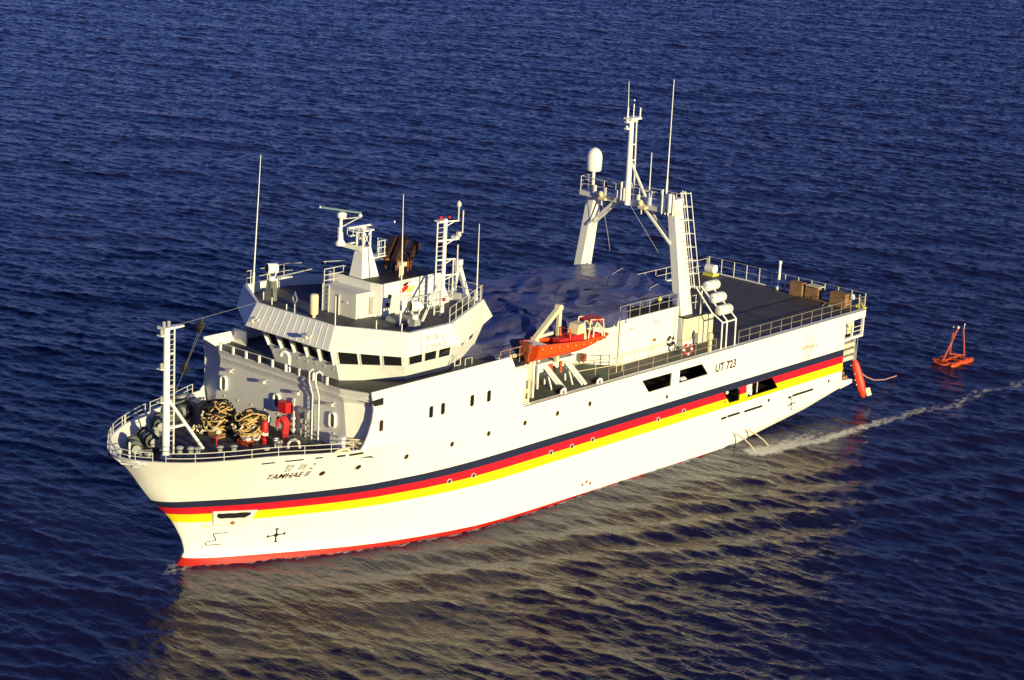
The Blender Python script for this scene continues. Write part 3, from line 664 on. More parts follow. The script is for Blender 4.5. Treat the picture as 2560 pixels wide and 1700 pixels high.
m = MB(); m.quad(HP(17.38, 3.32, .016), HP(17.2, 3.32, .016), HP(17.2, 3.46, .016), HP(17.38, 3.46, .016)); m.build('square_mark', 'red', hull)
# anchor pocket
m = MB(); P = [(59.0, 3.62), (56.75, 3.56), (56.9, 2.45), (58.6, 2.5)]
V = [HP(x, z, -.05) for x, z in P]+[HP(x, z, .10) for x, z in P]; m.add(V, [(4, 7, 6, 5), (0, 4, 5, 1), (1, 5, 6, 2), (2, 6, 7, 3), (3, 7, 4, 0)][0:5]); ap = m.build('anchor_pocket', 'hull_rim', hull)
m = MB(); Q = [(58.74-.285*k, (3.47, 3.44, 3.46, 3.43, 3.46, 3.45, 3.40)[k]) for k in range(7)]; q2 = [(58.70-.28*k, (3.14, 3.06, 3.08, 3.05, 3.07, 3.04, 3.12)[k]) for k in range(7)]; m.add([HP(x, z, .13) for x, z in Q+q2], [(k, 7+k, 8+k, k+1) for k in range(6)]); m.build('pocket_opening', 'dark', ap)
m = MB(); c = Vector(HP(57.75, 2.72, .12)); m.lathe([(.13, 0), (.13, .03)], c, (.45, .85, -.3), 12); m.build('hawse_hole', 'letter_brown', ap)
m = MB(); m.add([HP(59.0, 2.75), HP(58.65, 2.45), HP(59.15, 2.40)], [(0, 1, 2)]); m.build('bow_plate', 'cream', hull)
# thruster crosses and the bulbous-bow mark
def cross(x, z, s, name='thruster_mark'):
    m = MB()
    for k in range(4):
        t = math.radians(90*k+8); c, n = math.cos(t), math.sin(t)
        P = [(.1, -.05), (.5, -.05), (.5, -.12), (.62, -.12), (.62, .12), (.5, .12), (.5, .05), (.1, .05)]
        m.add([HP(x-(a*c-b*n)*s, z+(a*n+b*c)*s, .016) for a, b in P], [tuple(range(8))])
    m.add([HP(x-.16*s*math.cos(q), z+.16*s*math.sin(q), .02) for q in [math.pi*k/6 for k in range(12)]], [tuple(range(12))]); m.build(name, 'dark', hull)
cross(55.1, 1.55, .80); cross(9.05, 1.62, .72)
m = MB()
def stroke(pts, wd):
    for (a, b), (c, d) in zip(pts[:-1], pts[1:]):
        l = math.hypot(c-a, d-b); nx, nz = -(d-b)/l*wd, (c-a)/l*wd
        for k in range(6):
            p, q, r_, s_ = a+(c-a)*k/6, b+(d-b)*k/6, a+(c-a)*(k+1)/6, b+(d-b)*(k+1)/6; m.quad(HP(p+nx, q+nz, .03), HP(r_+nx, s_+nz, .03), HP(r_-nx, s_-nz, .03), HP(p-nx, q-nz, .03))
stroke([(57.75, 2.0), (58.45, 1.95), (58.2, 1.48), (58.62, 1.40), (58.72, 1.28), (58.6, 1.18), (57.8, 1.22)], .025); m.build('bulb_mark', 'dark', hull)
m = MB()
for z in (1.15, 1.02, .9, .5): m.quad(HP(58.86, z), HP(58.8, z), HP(58.8, z+.06), HP(58.86, z+.06))
for k, z in enumerate((.62, .75, .55)): m.quad(HP(32.5-k*.4, z), HP(32.3-k*.4, z), HP(32.3-k*.4, z+.2), HP(32.5-k*.4, z+.2))
m.build('draught_mark', 'letter_brown', hull)
# names
put('ship_name', text_shape('TAMHAE II', .50, .28, 1.02, .012), lambda u, v: HP(57.40-u*.99, 5.85+v-.005*u), 'letter', hull)
put('ship_name', merge(syl(TAM, .46, 0, .15), syl(HAE, .46, .72, .15), shift(text_shape('2', .60, .2), 1.38, .02)), lambda u, v: HP(56.6-u, 6.33+v), 'letter', hull)
put('hull_number', text_shape('UT 723', .82, 0.03, .96, .018), lambda u, v: HP(18.72-u, 5.78+v), 'letter', hull)
put('stern_name', text_shape('TAMHAE II', .46, 0, .98), lambda u, v: HP(8.42-u, 5.48+v), 'letter_brown', hull)
put('stern_name', merge(syl(TAM, .34), syl(HAE, .34, .48), shift(text_shape('2', .45), .98, 0)), lambda u, v: HP(7.9-u, 6.02+v), 'cream_letter', hull) if mat('cream_letter', (.50, .40, .20), .5) else None
put('stern_name', merge(syl(JIN, .28), syl(HAE, .28, .5)), lambda u, v: HP(7.65-u, 5.12+v), 'cream_letter', hull)
put('stern_name', text_shape('JINHAE', .26), lambda u, v: HP(7.9-u, 4.80+v), 'cream_letter', hull)
# what shows through the working-deck openings
m = MB(); m.extr([(20.3, 5.4, 6.35), (21.0, 5.4, 6.7), (21.7, 5.4, 6.6), (21.5, 5.4, 6.0), (20.6, 5.4, 5.7)], (0, .3, 0)); m.build('deck_machinery', 'grey', ship)
m = MB(); m.tube((22.0, 6.9, 5.6), (21.4, 6.9, 5.6), .28, 12); m.build('deck_machinery', 'white_clean', ship)
m = MB(); m.box(13.7, 14.5, 6.6, 7.2, 3.3, 4.05); m.tube((14.2, 7.1, 3.1), (14.2, 7.1, 3.6), .12, 8); m.tube((13.7, 7.1, 3.1), (13.7, 7.1, 3.55), .12, 8); m.build('deck_machinery', 'white', ship)
m = MB(); m.ball((16.3, 6.9, 3.75), .16, 8); m.tube((12.8, 7.0, 3.1), (12.8, 7.0, 4.0), .06, 6); m.build('deck_machinery', 'rail', ship)

# ------------------------------------------------------------------ foredeck
m = MB(); m.lathe([(.34, -.35), (.30, -.2), (.24, -.1)], (60.9, 0, 7.1), n=14); m.tube((60.9, 0, 6.75), (60.9, 0, 14.45), .22, 16, .18); fmast = m.build('foremast', 'white_clean', ship)
m = MB(); m.tube((60.3, -.05, 6.75), (60.3, -.05, 14.35), .06, 6)
for k in range(24): m.tube((60.3, -.05, 7.1+k*.30), (60.75, -.02, 7.1+k*.30), .022, 5)
for z in (8.5, 10.9, 12.9): m.bar((60.3, -.05, z), (60.8, 0, z), .08, .08)
m.build('mast_ladder', 'rail', fmast)
m = MB(); m.bar((60.75, 0, 10.2), (58.15, 0, 6.75), .16, .16); m.bar((60.7, 0, 8.5), (59.45, 0, 8.5), .13, .13); m.build('brace', 'white_clean', fmast)
m = MB(); m.prism([(61.3, -.35, 14.4), (61.3, .35, 14.4), (59.75, .15, 14.36), (59.75, -.15, 14.36)], [(61.3, -.35, 14.55), (61.3, .35, 14.55), (59.75, .15, 14.46), (59.75, -.15, 14.46)])
for z in (14.1, 12.15, 10.2): m.box(61.0, 61.45, -.2, .2, z-.06, z+.0)
m.build('lamp_platform', 'white_clean', fmast)
for x, y, z in ((61.15, .05, 14.55), (60.85, .1, 14.55), (61.3, .05, 14.1), (61.3, .05, 12.15), (61.3, .05, 10.2)):
    m = MB(); m.tube((x, y, z), (x, y, z+.22), .10, 10); m.lathe([(.12, .22), (.1, .3), (.03, .33)], (x, y, z), n=10); m.build('mast_lamp', 'grey', fmast)
# rails round the bow
def rimpt(u): 
    x0 = 64.4-u*(64.4-52.2); z = ztop(x0); xs = x_stem(z); x = xs-u*(xs-52.2); return (x, max(0, yb(x, z)-.06), z)
m = MB(); railing(m, [rimpt(t) for t in np.linspace(.115, .93, 40)], .52, (1, .45), 1.62, .026, .024); p = rimpt(.115); m.build('bow_rail', 'rail', ship)
m = MB(); A = [rimpt(t) for t in (.075, .05, .03, .015, .0)]+[(x, -y, z) for x, y, z in [rimpt(t) for t in (.015, .03, .05, .08, .12, .17)]]; railing(m, A, .52, (1, .45), 1.0, .026, .026); m.build('bow_rail', 'rail', ship)
for a, b in ((.20, .33), (.34, .52), (.56, .95)):
    m = MB(); railing(m, [(x, -y, z) for x, y, z in [rimpt(t) for t in np.linspace(a, b, 14)]], .56, (1, .5), 1.5, .026, .03); m.build('bow_rail', 'rail', ship)
for k in range(11):   # bulwark stays on the inside, starboard, and the freeing-port lining
    u = .08+k*.075; x, y, z = rimpt(u); m = MB(); m.extr([(x, -y+.08, z-.02), (x, -y+.08, 6.76), (x-.25, -y+.62, 6.76)], (.06, .0, 0)); m.build('bulwark_stay', 'winch', ship)
m = MB(); m.tube((63.6, .1, 6.75), (63.6, .1, 8.3), .06, 8); m.build('jackstaff', 'white_clean', ship)
for sg in (1, -1):
    for x, z in ((64.0, 7.3), (63.75, 7.22)):
        m = MB(); P = [Vector(HP(x+.10*math.cos(q)-.05*math.sin(q), z+.20*math.sin(q), .03)) for q in [2*math.pi*k/12 for k in range(12)]]; m.path([(p.x, sg*p.y, p.z) for p in P], .045, 6, True); m.build('bow_fairlead', 'white_clean', ship)
# mooring gear
def bollard(x, y, r=.17, h=.52):
    m = MB(); m.lathe([(r*1.15, 0), (r*.95, .04), (r*.9, h*.75), (r*1.35, h*.86), (r*1.35, h), (r*.6, h+.06)], (x, y, 6.75), n=12); m.build('bollard', 'grey', ship)
for x, y in ((60.0, .15), (59.62, .65), (59.35, .95), (58.2, 1.55), (57.5, 1.95), (62.1, -.75), (62.1, -.1), (56.3, 3.4), (54.9, 2.95), (58.7, -3.5), (59.7, -2.9)): bollard(x, y)
m = MB(); m.tube((58.2, 1.25, 6.75), (58.2, 1.25, 7.7), .05, 6); m.ball((58.2, 1.25, 7.75), .08, 8); m.build('deck_valve', 'red', ship)
m = MB(); m.path([(54.7, 3.5, 6.75), (54.7, 3.5, 7.2), (54.6, 3.6, 7.4), (54.4, 3.75, 7.45), (54.25, 3.9, 7.35), (54.2, 3.95, 6.95)], .085, 8); m.build('gooseneck_vent', 'rail', ship)
m = MB(); m.lathe([(.11, -.15), (.11, .32), (.18, .36), (.15, .48), (.04, .53)], (54.95, 2.75, 6.9), n=12); m.build('mushroom_vent', 'white_clean', ship)
m = MB(); m.path([HP(54.1, 7.28, -.1), HP(53.9, 7.55, -.02), HP(53.5, 7.6, -.02), HP(53.2, 7.32, -.1)], .10, 8); m.build('fairlead', 'cream', ship)
m = MB(); m.bar((52.9, 6.1, 6.75), (52.9, 6.1, 7.9), .32, .32); m.build('rail_post', 'white_clean', ship)
m = MB()
for k in range(4): m.box(51.9+k*.02, 52.6, 6.2+k*.06, 7.2, 6.9+k*.25, 6.94+k*.25)
railing(m, [(52.9, 5.9, 6.75), (52.1, 6.9, 6.75)], 1.0, (1, .7, .4, .15), 1, .03); m.build('side_steps', 'cream', ship)
# windlass and mooring winches, shaded starboard side and centre
def winch(cx, cy, ang, L=1.7):
    c, s = math.cos(ang), math.sin(ang); P = lambda u, v, z: (cx+c*u-s*v, cy+s*u+c*v, z)
    m = MB(); m.extr([P(-L/2, -.5, 6.75), P(L/2, -.5, 6.75), P(L/2, .5, 6.75), P(-L/2, .5, 6.75)], (0, 0, .18)); wn = m.build('mooring_winch', 'winch_dark', ship)
    m = MB(); m.tube(P(-L/2, 0, 7.35), P(L/2, 0, 7.35), .10, 10)
    for u in (-L/2+.1, -.3, .35, L/2-.1): m.tube(P(u-.04, 0, 7.35), P(u+.04, 0, 7.35), .42, 14)
    m.build('flange', 'winch_dark', wn)
    m = MB(); m.tube(P(-.28, 0, 7.35), P(.33, 0, 7.35), .30, 12); m.tube(P(L/2, 0, 7.35), P(L/2+.3, 0, 7.35), .2, 10, .26); m.build('drum', 'grey', wn)
    m = MB(); m.extr([P(-L/2-.35, -.3, 6.93), P(-L/2, -.3, 6.93), P(-L/2, .3, 6.93), P(-L/2-.35, .3, 6.93)], (0, 0, .6)); m.build('gearbox', 'winch_dark', wn)
mat('winch_dark', (.075, .085, .085), .55, var=.35)
winch(60.4, -2.2, math.radians(70)); winch(55.9, -4.7, math.radians(20), 2.0); winch(58.0, -4.0, math.radians(55), 1.5); winch(61.9, -1.6, math.radians(60), 1.2)
m = MB(); m.box(54.2, 55.6, -5.9, -5.2, 6.75, 7.5); m.tube((54.0, -5.6, 7.7), (56.2, -5.0, 7.85), .07, 6); m.tube((54.3, -5.9, 7.95), (56.0, -5.3, 8.1), .07, 6); m.build('hose_rack', 'winch', ship)
m = MB(); m.lathe([(.28, 0), (.28, .8), (.38, .85), (.3, 1.15)], (54.6, -6.2, 6.75), n=12); m.build('deck_vent', 'grey', ship)
# forestay and halyard with black day shapes
A = Vector((60.85, 0, 14.45)); B = Vector((51.1, -3.35, 13.65)); P = A+(B-A)*.385; Q = Vector((55.0, -6.55, 7.35))
m = MB(); m.tube(A, B, .012, 4); m.tube(P, Q, .012, 4); m.tube(P+Vector((.05, .12, -.3)), Q+Vector((.35, .25, 0)), .012, 4); hal = m.build('signal_halyard', 'grey', ship)
for t in (.10, .58):
    c = P+(Q-P)*t; m = MB(); m.add([c+Vector((math.cos(a)*.34, math.sin(a)*.34, 0)) for a in [2*math.pi*k/10 for k in range(10)]]+[c+Vector((0, 0, .46)), c-Vector((0, 0, .46))], [q for k in range(10) for q in ((k, (k+1) % 10, 10), ((k+1) % 10, k, 11))]); m.build('day_shape', 'dark', hal)

# ------------------------------------------------------------------ loose gear on the foredeck
def tangle(mb, c, rx, ry, h, n, r, tilt=.5, seed=0):
    g = random.Random(seed)
    for i in range(n):
        a = g.uniform(.25, .85); ph = g.uniform(0, 6.28); tl = g.uniform(-tilt, tilt)*1.5; t2 = g.uniform(-tilt, tilt)*1.5; hz = g.uniform(.2, 1.05)*h; sq = g.uniform(.45, 1.2)
        ox, oy = g.uniform(-.42, .42)*rx, g.uniform(-.42, .42)*ry; pts = []
        arc = g.uniform(2.2, 6.0)
        for k in range(22):
            t = ph+arc*k/21; x, y = rx*a*math.cos(t)*.8+ox, ry*a*sq*math.sin(t)*.8+oy
            z = hz*(1-.45*(x/rx)**2-.35*(y/ry)**2)+tl*x*.6+t2*y*.6+.05*math.sin(3*t+i)
            pts.append((c[0]+x, c[1]+y, c[2]+max(r, min(z, h*1.05*(1-.25*((x/rx)**2+(y/ry)**2))))))
        mb.path(pts, r, 6)
def rope_pile(c, rx, ry, h, label, seed, tan_n, blk_n):
    t = thing('rope_pile', label, 'rope pile', c, 'rope and hose piles on the foredeck')
    m = MB(); rows = 7; n = 18; V = []
    for i in range(rows+1):
        f = i/rows; zz = h*.86*math.sin(f*math.pi/2); rr = math.cos(f*math.pi/2)**.55
        V += [(c[0]+rx*.74*rr*math.cos(2*math.pi*k/n)*(1+.08*math.sin(5*k+i)), c[1]+ry*.74*rr*math.sin(2*math.pi*k/n)*(1+.08*math.cos(4*k)), c[2]+zz) for k in range(n)]
    m.add(V, [(i*n+k, i*n+(k+1) % n, (i+1)*n+(k+1) % n, (i+1)*n+k) for i in range(rows) for k in range(n)], True); m.build('net_core', 'black_rope', t)
    m = MB(); tangle(m, c, rx, ry, h, blk_n, .05, .5, seed); m.build('black_hose', 'black_rope', t)
    m = MB(); g = random.Random(seed+5); tangle(m, (c[0]+.25, c[1]+.3, c[2]), rx*.85, ry*.85, h*1.02, tan_n, .042, .45, seed+9); tangle(m, (c[0]+.55, c[1]+.55, c[2]), rx*.8, ry*.9, h*.7, tan_n//2, .042, .3, seed+21); m.build('tan_rope', 'tan_rope', t)
    m = MB()
    for k in range(8): 
        a = g.uniform(-.6, 2.4); q = g.uniform(.8, 1.0); z0_ = g.uniform(.05, h*.6); m.path([(c[0]+rx*(q+.03*math.sin(3*i))*math.cos(a+.07*i), c[1]+ry*q*math.sin(a+.07*i), c[2]+z0_+.11*i*(1 if k % 2 else .3)) for i in range(4)], .05, 6).cut()
    m.build_each('float_segment', 'white_clean', t)
    return t
rope_pile((55.0, -2.2, 6.75), 1.40, 1.25, 1.65, 'mostly black rope and hose pile on the foredeck, the one farther from the red-suited man', 3, 22, 40)
rope_pile((54.6, .1, 6.75), 1.25, 1.2, 1.6, 'golden tan rope pile on the foredeck beside the red cylinder float', 12, 46, 20)
t = thing('red_float', 'upright red cylinder float with white bands standing beside the golden rope pile', 'float', (54.75, 1.55, 6.75))
m = MB(); m.lathe([(.16, 0), (.2, .06), (.2, 1.25), (.15, 1.36), (.05, 1.4)], (54.75, 1.55, 6.75), n=16); m.build('body', 'red', t)
m = MB(); m.lathe([(.206, .52), (.206, .66)], (54.75, 1.55, 6.75), n=16); m.build('band', 'white_clean', t)
t = thing('ball_float', 'round white float with dark underside lying at the foot of the red cylinder', 'float', (55.25, 1.35, 6.75))
m = MB(); m.ball((55.25, 1.35, 7.22), .27, 14); m.build('ball', 'white_clean', t)
m = MB(); m.lathe([(.2, 0), (.24, .1), (.22, .26)], (55.25, 1.35, 6.75), n=14); m.build('stand', 'dark_metal', t)
for (x, y), lab in (((55.65, .95), 'low red crate with white bags on top in front of the round white float'), ((56.1, -1.15), 'low red crate with cream bags on top in front of the black rope pile')):
    t = thing('gear_crate', lab, 'crate', (x, y, 6.75), 'gear crates in front of the rope piles')
    m = MB(); m.box(x-.3, x+.3, y-.45, y+.45, 6.75, 7.02); m.build('crate', 'orange_dull' if y > 0 else 'wood', t, bevel=.02)
    m = MB(); m.ball((x-.05, y-.15, 7.12), .26, 10, (1, 1.3, .7)).cut(); m.ball((x+.05, y+.2, 7.1), .2, 10, (1, 1, .7)).cut(); m.build_each('bag', 'white_clean' if y > 0 else 'cream', t)
m = MB()
g = random.Random(4)
for k in range(18): 
    a = (56.35+g.uniform(-.35, .35), -2.55+g.uniform(-.4, .4), 6.78+g.uniform(0, .35)); m.bar(a, (a[0]+g.uniform(-.2, .2), a[1]+g.uniform(-.2, .2), 6.78+g.uniform(0, .35)), .06, .06)
tag(m.build('shackle_heap', 'cream'), 'small heap of pale shackles and chain on deck before the black rope pile', 'chain heap')
# crew man bending over, red overalls
def skin_body(name, V, E, Rr, m, parent):
    me = bpy.data.meshes.new(name); off = parent.location
    me.from_pydata([tuple(Vector(v)-off) for v in V], E, []); o = bpy.data.objects.new(name, me); COL.objects.link(o); o.parent = parent
    s = o.modifiers.new('skin', 'SKIN'); o.modifiers.new('sub', 'SUBSURF').levels = 1; o.modifiers['sub'].render_levels = 2
    for i, r in enumerate(Rr): me.skin_vertices[0].data[i].radius = (r, r)
    me.skin_vertices[0].data[0].use_root = True
    me.materials.append(M[m]); return o
crew = thing('person', 'man in red overalls bending forward on the foredeck in front of the grey bulkhead', 'person', (53.15, 1.55, 6.75))
bx_, by_ = 53.15, 1.55; fz0 = 6.75
def W(f, s, z): return (bx_+s*1.08, by_-f*1.02, fz0+z*.86)      # f: forwards (towards starboard), s: sideways
V = [W(-.08, 0, .98), W(.03, 0, 1.14), W(.18, 0, 1.26), W(.36, 0, 1.28), W(.50, 0, 1.25),
     W(-.06, .09, .88), W(-.01, .10, .48), W(-.04, .11, .12), W(.12, .12, .06),
     W(-.06, -.09, .88), W(.01, -.10, .48), W(-.02, -.11, .12), W(.14, -.12, .06),
     W(.34, .22, 1.24), W(.38, .27, .96), W(.40, .22, .72), W(.34, -.22, 1.24), W(.38, -.27, .96), W(.40, -.22, .72)]
E = [(0, 1), (1, 2), (2, 3), (3, 4), (0, 5), (5, 6), (6, 7), (7, 8), (0, 9), (9, 10), (10, 11), (11, 12), (3, 13), (13, 14), (14, 15), (3, 16), (16, 17), (17, 18)]
Rr = [.28, .28, .29, .24, .10, .20, .165, .14, .08, .20, .165, .14, .08, .13, .11, .085, .13, .11, .085]
skin_body('overalls', V, E, Rr, 'coverall', crew)
m = MB(); hc = Vector(W(.62, 0, 1.20)); m.ball(hc, .105, 14, (.9, 1.1, 1.15)); m.tube(Vector(W(.48, 0, 1.25)), hc, .055, 8); m.ball(hc+Vector((0, -.115, -.03)), .022, 6)
for s_ in (1, -1): m.ball(hc+Vector((.095*s_, 0, 0)), .026, 6)
m.build('head', 'skin', crew)
m = MB(); m.ball(hc+Vector((0, .03, .035)), .118, 14, (.95, 1.05, 1.02)); m.build('hair', 'hair', crew)
for s_ in (1, -1):
    wp = Vector(W(.40, .22*s_, .70)); m = MB(); m.ball(wp+Vector((0, -.01, -.07)), .045, 8, (.6, 1, 1.2))
    for k in range(4): a = wp+Vector((-.03+.02*k, -.02, -.11)); m.path([a, a+Vector((0, -.01, -.05)), a+Vector((0, .02, -.085+.008*abs(k-1.5)))], .010, 6)
    m.path([wp+Vector((0, -.05, -.06)), wp+Vector((0, -.08, -.09)), wp+Vector((0, -.07, -.12))], .011, 6); m.build('hand', 'skin', crew)
    m = MB(); fp = Vector(W(.05, .115*s_, .05)); m.ball(fp, .07, 10, (.75, 2.0, .7)); m.build('boot', 'dark', crew)
# ------------------------------------------------------------------ aft deckhouse, boat deck
m = MB(); ym = 5.3; P0 = [(20.4, ym), (26.72, ym), (28.5, 3.1), (38.6, 3.1), (38.6, -3.1), (28.5, -3.1), (26.72, -ym), (20.4, -ym)][::-1]
m.extr([(x, y, 7.2) for x, y in P0 if x < 30], (0, 0, 3.1)); dh = m.build('deckhouse', 'white', ship)
m = MB(); m.box(20.45, 27.2, -5.2, 5.2, 10.303, 10.33); m.build('roof_shadow_slab', 'deck', dh)  # dark slab that paints the tarpaulin's shadow onto the white deckhouse roof
m = MB(); m.box(28.5, 38.6, -3.1, 3.1, 7.2, 9.7); m.build('winch_house', 'white', ship)
m = MB(); m.box(28.6, 40.0, -5.6, 5.6, 9.70, 9.80); m.box(36.6, 40.0, 5.6, 6.6, 9.70, 9.80); m.build('winch_platform', 'deck', ship)
m = MB(); m.box(36.7, 36.8, 3.1, 6.4, 7.2, 9.7); m.box(36.8, 38.6, 6.3, 6.4, 8.4, 9.7); m.build('platform_wall', 'cream_wall', ship) if mat('cream_wall', (.62, .58, .46), .6, var=.2) else None
m = MB()
for x, y in ((37.5, 6.5), (36.7, 6.5), (36.2, 5.0), (35.0, 5.4)): m.bar((x, y, 7.22), (x, y, 9.7), .14, .14).cut()
m.build_each('platform_post', 'white_clean', ship)
m = MB(); railing(m, [(39.9, 6.5, 9.8), (36.7, 6.5, 9.8)], 1.0, (1, .5), .9, .03); railing(m, [(36.6, 6.5, 9.8), (36.6, 5.7, 9.8)], 1.0, (1, .5), .8, .03); m.build('platform_rail', 'rust_rail', ship) if mat('rust_rail', (.40, .24, .15), .6, var=.4, scale=4) else None
m = MB()
for z in (7.9, 8.4, 8.9): m.tube((38.5, 6.9, z), (37.6, 6.9, z), .05, 6)
m.tube((38.3, 7.15, 7.2), (38.3, 7.15, 9.2), .13, 8); m.box(38.0, 38.5, 6.9, 7.3, 8.0, 8.25); m.box(38.0, 38.5, 6.9, 7.3, 7.3, 7.6); m.tube((37.9, 7.2, 7.2), (37.9, 7.2, 8.8), .08, 8); m.build('pilot_ladder_gear', 'cream', ship)
# deckhouse trim: vertical seam pipes, labels, small fittings, top rail
m = MB(); m.tube((26.75, ym+.03, 7.2), (26.75, ym+.03, 10.3), .04, 6); m.tube((20.8, ym+.05, 7.2), (20.8, ym+.05, 10.2), .04, 6); m.build('drain_pipe', 'cream', dh)
m = MB(); m.box(25.1, 25.7, ym, ym+.02, 9.55, 9.60); m.box(22.6, 23.1, ym, ym+.02, 9.62, 9.67); m.box(22.85, 23.1, ym, ym+.14, 8.32, 8.46); m.build('wall_fitting', 'letter_brown', dh)
m = MB(); m.tube((23.1, ym+.05, 7.3), (23.1, ym+.05, 8.3), .03, 6)
for z in (7.9, 8.0): m.tube((26.7, ym+.06, z), (20.9, ym+.06, z), .018, 5)
m.build('wall_pipe', 'cream', dh)
m = MB(); railing(m, [(26.7, ym-.08, 10.3), (20.5, ym-.08, 10.3)], .95, (1, .55), 1.05, .022, .026); m.build('deckhouse_rail', 'grey', dh)
m = MB(); m.ball((22.1, 4.9, 11.0), .16, 8, (1, 1, 1.2)); m.build('deck_lamp', 'yellow', dh)
m = MB(); m.box(28.3, 28.6, 3.6, 3.9, 7.5, 8.0); m.tube((28.45, 3.75, 7.22), (28.45, 3.75, 7.6), .05, 6); m.build('hose_station', 'rust', ship)
# boat deck rails and bollards
mat('deck_rail_paint', (.36, .29, .24), .6, var=.3, scale=4)
m = MB(); railing(m, [(30.2, 7.35, 7.29), (18.6, 7.35, 7.29)], .85, (1, .5), 1.55, .018, .024); m.cut(); railing(m, [(16.0, 7.35, 7.29), (.3, 7.35, 7.29)], .95, (1, .5), 1.27, .018, .024); m.build_each('deck_rail', 'deck_rail_paint', ship)
m = MB(); railing(m, [(.07, 7.3, 7.29), (.07, -7.3, 7.29)], 1.15, (1, .5), 1.21, .014, .04); m.build('transom_rail', 'rail', ship)
m = MB(); railing(m, [(.2, -7.35, 7.29), (38, -7.35, 7.29)], 1.0, (1, .5), 1.3, .024, .03); m.build('deck_rail', 'rail', ship)
m = MB(); railing(m, [(31.5, 5.5, 7.22), (27.5, 6.3, 7.22)], 1.0, (1, .5), 1.8, .025); m.build('boat_deck_rail', 'cream', ship)
for x in (34.55, 30.95):
    m = MB(); m.path([(x+.18, 7.2, 7.25), (x+.14, 7.2, 7.45), (x, 7.25, 7.56), (x-.16, 7.25, 7.5), (x-.2, 7.25, 7.25)], .09, 8); m.build('fairlead', 'white_clean', ship)
    m = MB(); m.tube((x-.2, 6.6, 7.22), (x-.2, 6.95, 7.22+.25), .3, 12); m.build('roller', 'dark_metal', ship)
# davit legs under the boat and its crane arm
dv = MB()
for x in (33.82, 31.78):
    dv.bar((x, 6.82, 7.25), (x+.75, 5.55, 8.9), .16, .16); dv.bar((x+.28, 6.75, 7.25), (x+1.0, 5.5, 8.9), .10, .10)
    dv.tube((x+.7, 6.26, 7.22), (x+.55, 5.4, 9.0), .06, 6); dv.tube((x+.25, 5.25, 7.22), (x+.6, 5.4, 9.0), .07, 6)
dv.box(31.9, 35.6, 5.0, 5.9, 8.9, 9.05); davit = dv.build('boat_davit', 'white_clean', ship)
m = MB(); m.box(34.6, 35.6, 4.6, 5.4, 7.22, 7.5); m.box(34.9, 35.4, 4.8, 5.3, 7.5, 8.9); m.tube((33.3, 5.3, 8.2), (33.9, 5.3, 8.2), .25, 10); m.build('davit_winch', 'dark_metal', davit)
m = MB(); m.tube((33.0, 5.6, 8.0), (33.0, 5.6, 8.9), .12, 8); m.box(34.0, 34.4, 5.5, 5.8, 8.2, 8.9); m.build('davit_cylinder', 'orange_dull', davit)
m = MB(); m.bar((36.35, 6.2, 10.95), (34.2, 6.2, 12.6), .26, .32, (0, 1, 0)); m.bar((34.12, 6.2, 12.55), (34.1, 6.15, 9.0), .22, .24); m.tube((34.2, 6.02, 12.62), (34.2, 6.40, 12.62), .22, 12); m.box(36.2, 36.55, 6.0, 6.4, 10.7, 11.05); m.build('davit_arm', 'cream_arm', davit) if mat('cream_arm', (.75, .68, .46), .45) else None
m = MB(); m.tube((36.2, 6.2, 11.0), (34.6, 6.1, 11.0), .13, 8); m.box(35.2, 35.6, 5.6, 5.9, 10.8, 11.2); m.tube((35.4, 5.7, 9.8), (35.4, 5.7, 10.9), .1, 8); m.build('davit_motor', 'rail', davit)
# rescue boat
XB0, XB1, YB, ZG = 38.45, 30.85, 6.85, 10.72
boat = thing('rescue_boat', 'orange rescue boat with red console and wheel arch hanging outboard of the white deckhouse', 'boat', (34.8, YB, 9.8))
def bsec(t):   # t 0 stern .. 1 bow ; returns half beam, keel z, gunwale z, x
    hbm = .72*(1-max(0, (t-.45)/.55)**2.2)+.03; kz = 9.86+(.0 if t < .5 else (t-.5)**2*1.9)-.25*(1-t)*0; gz = 10.92-.75*t+(.35*max(0, t-.6)); return hbm, kz-.15*(1-abs(t-.4)), gz, XB0+(XB1-XB0)*t
m = MB(); V = []; T = [i/14 for i in range(15)]
for t in T:
    h_, kz, gz, x = bsec(t)
    for a, b in ((0, 0), (.55, .16), (.86, .42), (.93, .50), (.96, .72), (1.02, .76), (1.02, 1.0)): V.append((x, YB+h_*a, kz+(gz-kz)*b))
    for a, b in ((1.02, 1.0), (1.02, .76), (.96, .72), (.93, .50), (.86, .42), (.55, .16), (0, 0)): V.append((x, YB-h_*a, kz+(gz-kz)*b))
n = 14; F = [(i*n+k, (i+1)*n+k, (i+1)*n+k+1, i*n+k+1) for i in range(14) for k in range(n-1) if k != 6]
F += [tuple(range(n))]; m.add(V, F); bh = m.build('boat_hull', 'orange', boat)
m = MB()
for s in (1, -1):
    pts = [(bsec(t)[3], YB+s*bsec(t)[0]*1.0, bsec(t)[2]) for t in T]; m.path(pts, .11, 8)
m.path([(XB1+.03, YB-.05, bsec(1)[2]), (XB1+.03, YB+.05, bsec(1)[2])], .11, 8); m.build('fender_tube', 'orange', boat)
m = MB(); m.add([(bsec(t)[3], YB+s*bsec(t)[0]*.95, bsec(t)[2]-.22) for t in T for s in (1, -1)], [(2*i, 2*i+1, 2*i+3, 2*i+2) for i in range(14)]); m.build('boat_floor', 'dark_metal', boat)
m = MB(); m.box(37.6, 38.38, YB-.66, YB+.66, 10.80, 10.95); m.build('stern_deck', 'white_clean', boat)
m = MB(); m.box(38.47, 38.8, YB-.25, YB+.25, 10.45, 11.1); m.box(38.5, 38.7, YB-.12, YB+.12, 9.7, 10.5); m.build('outboard_motor', 'rust', boat)
m = MB()
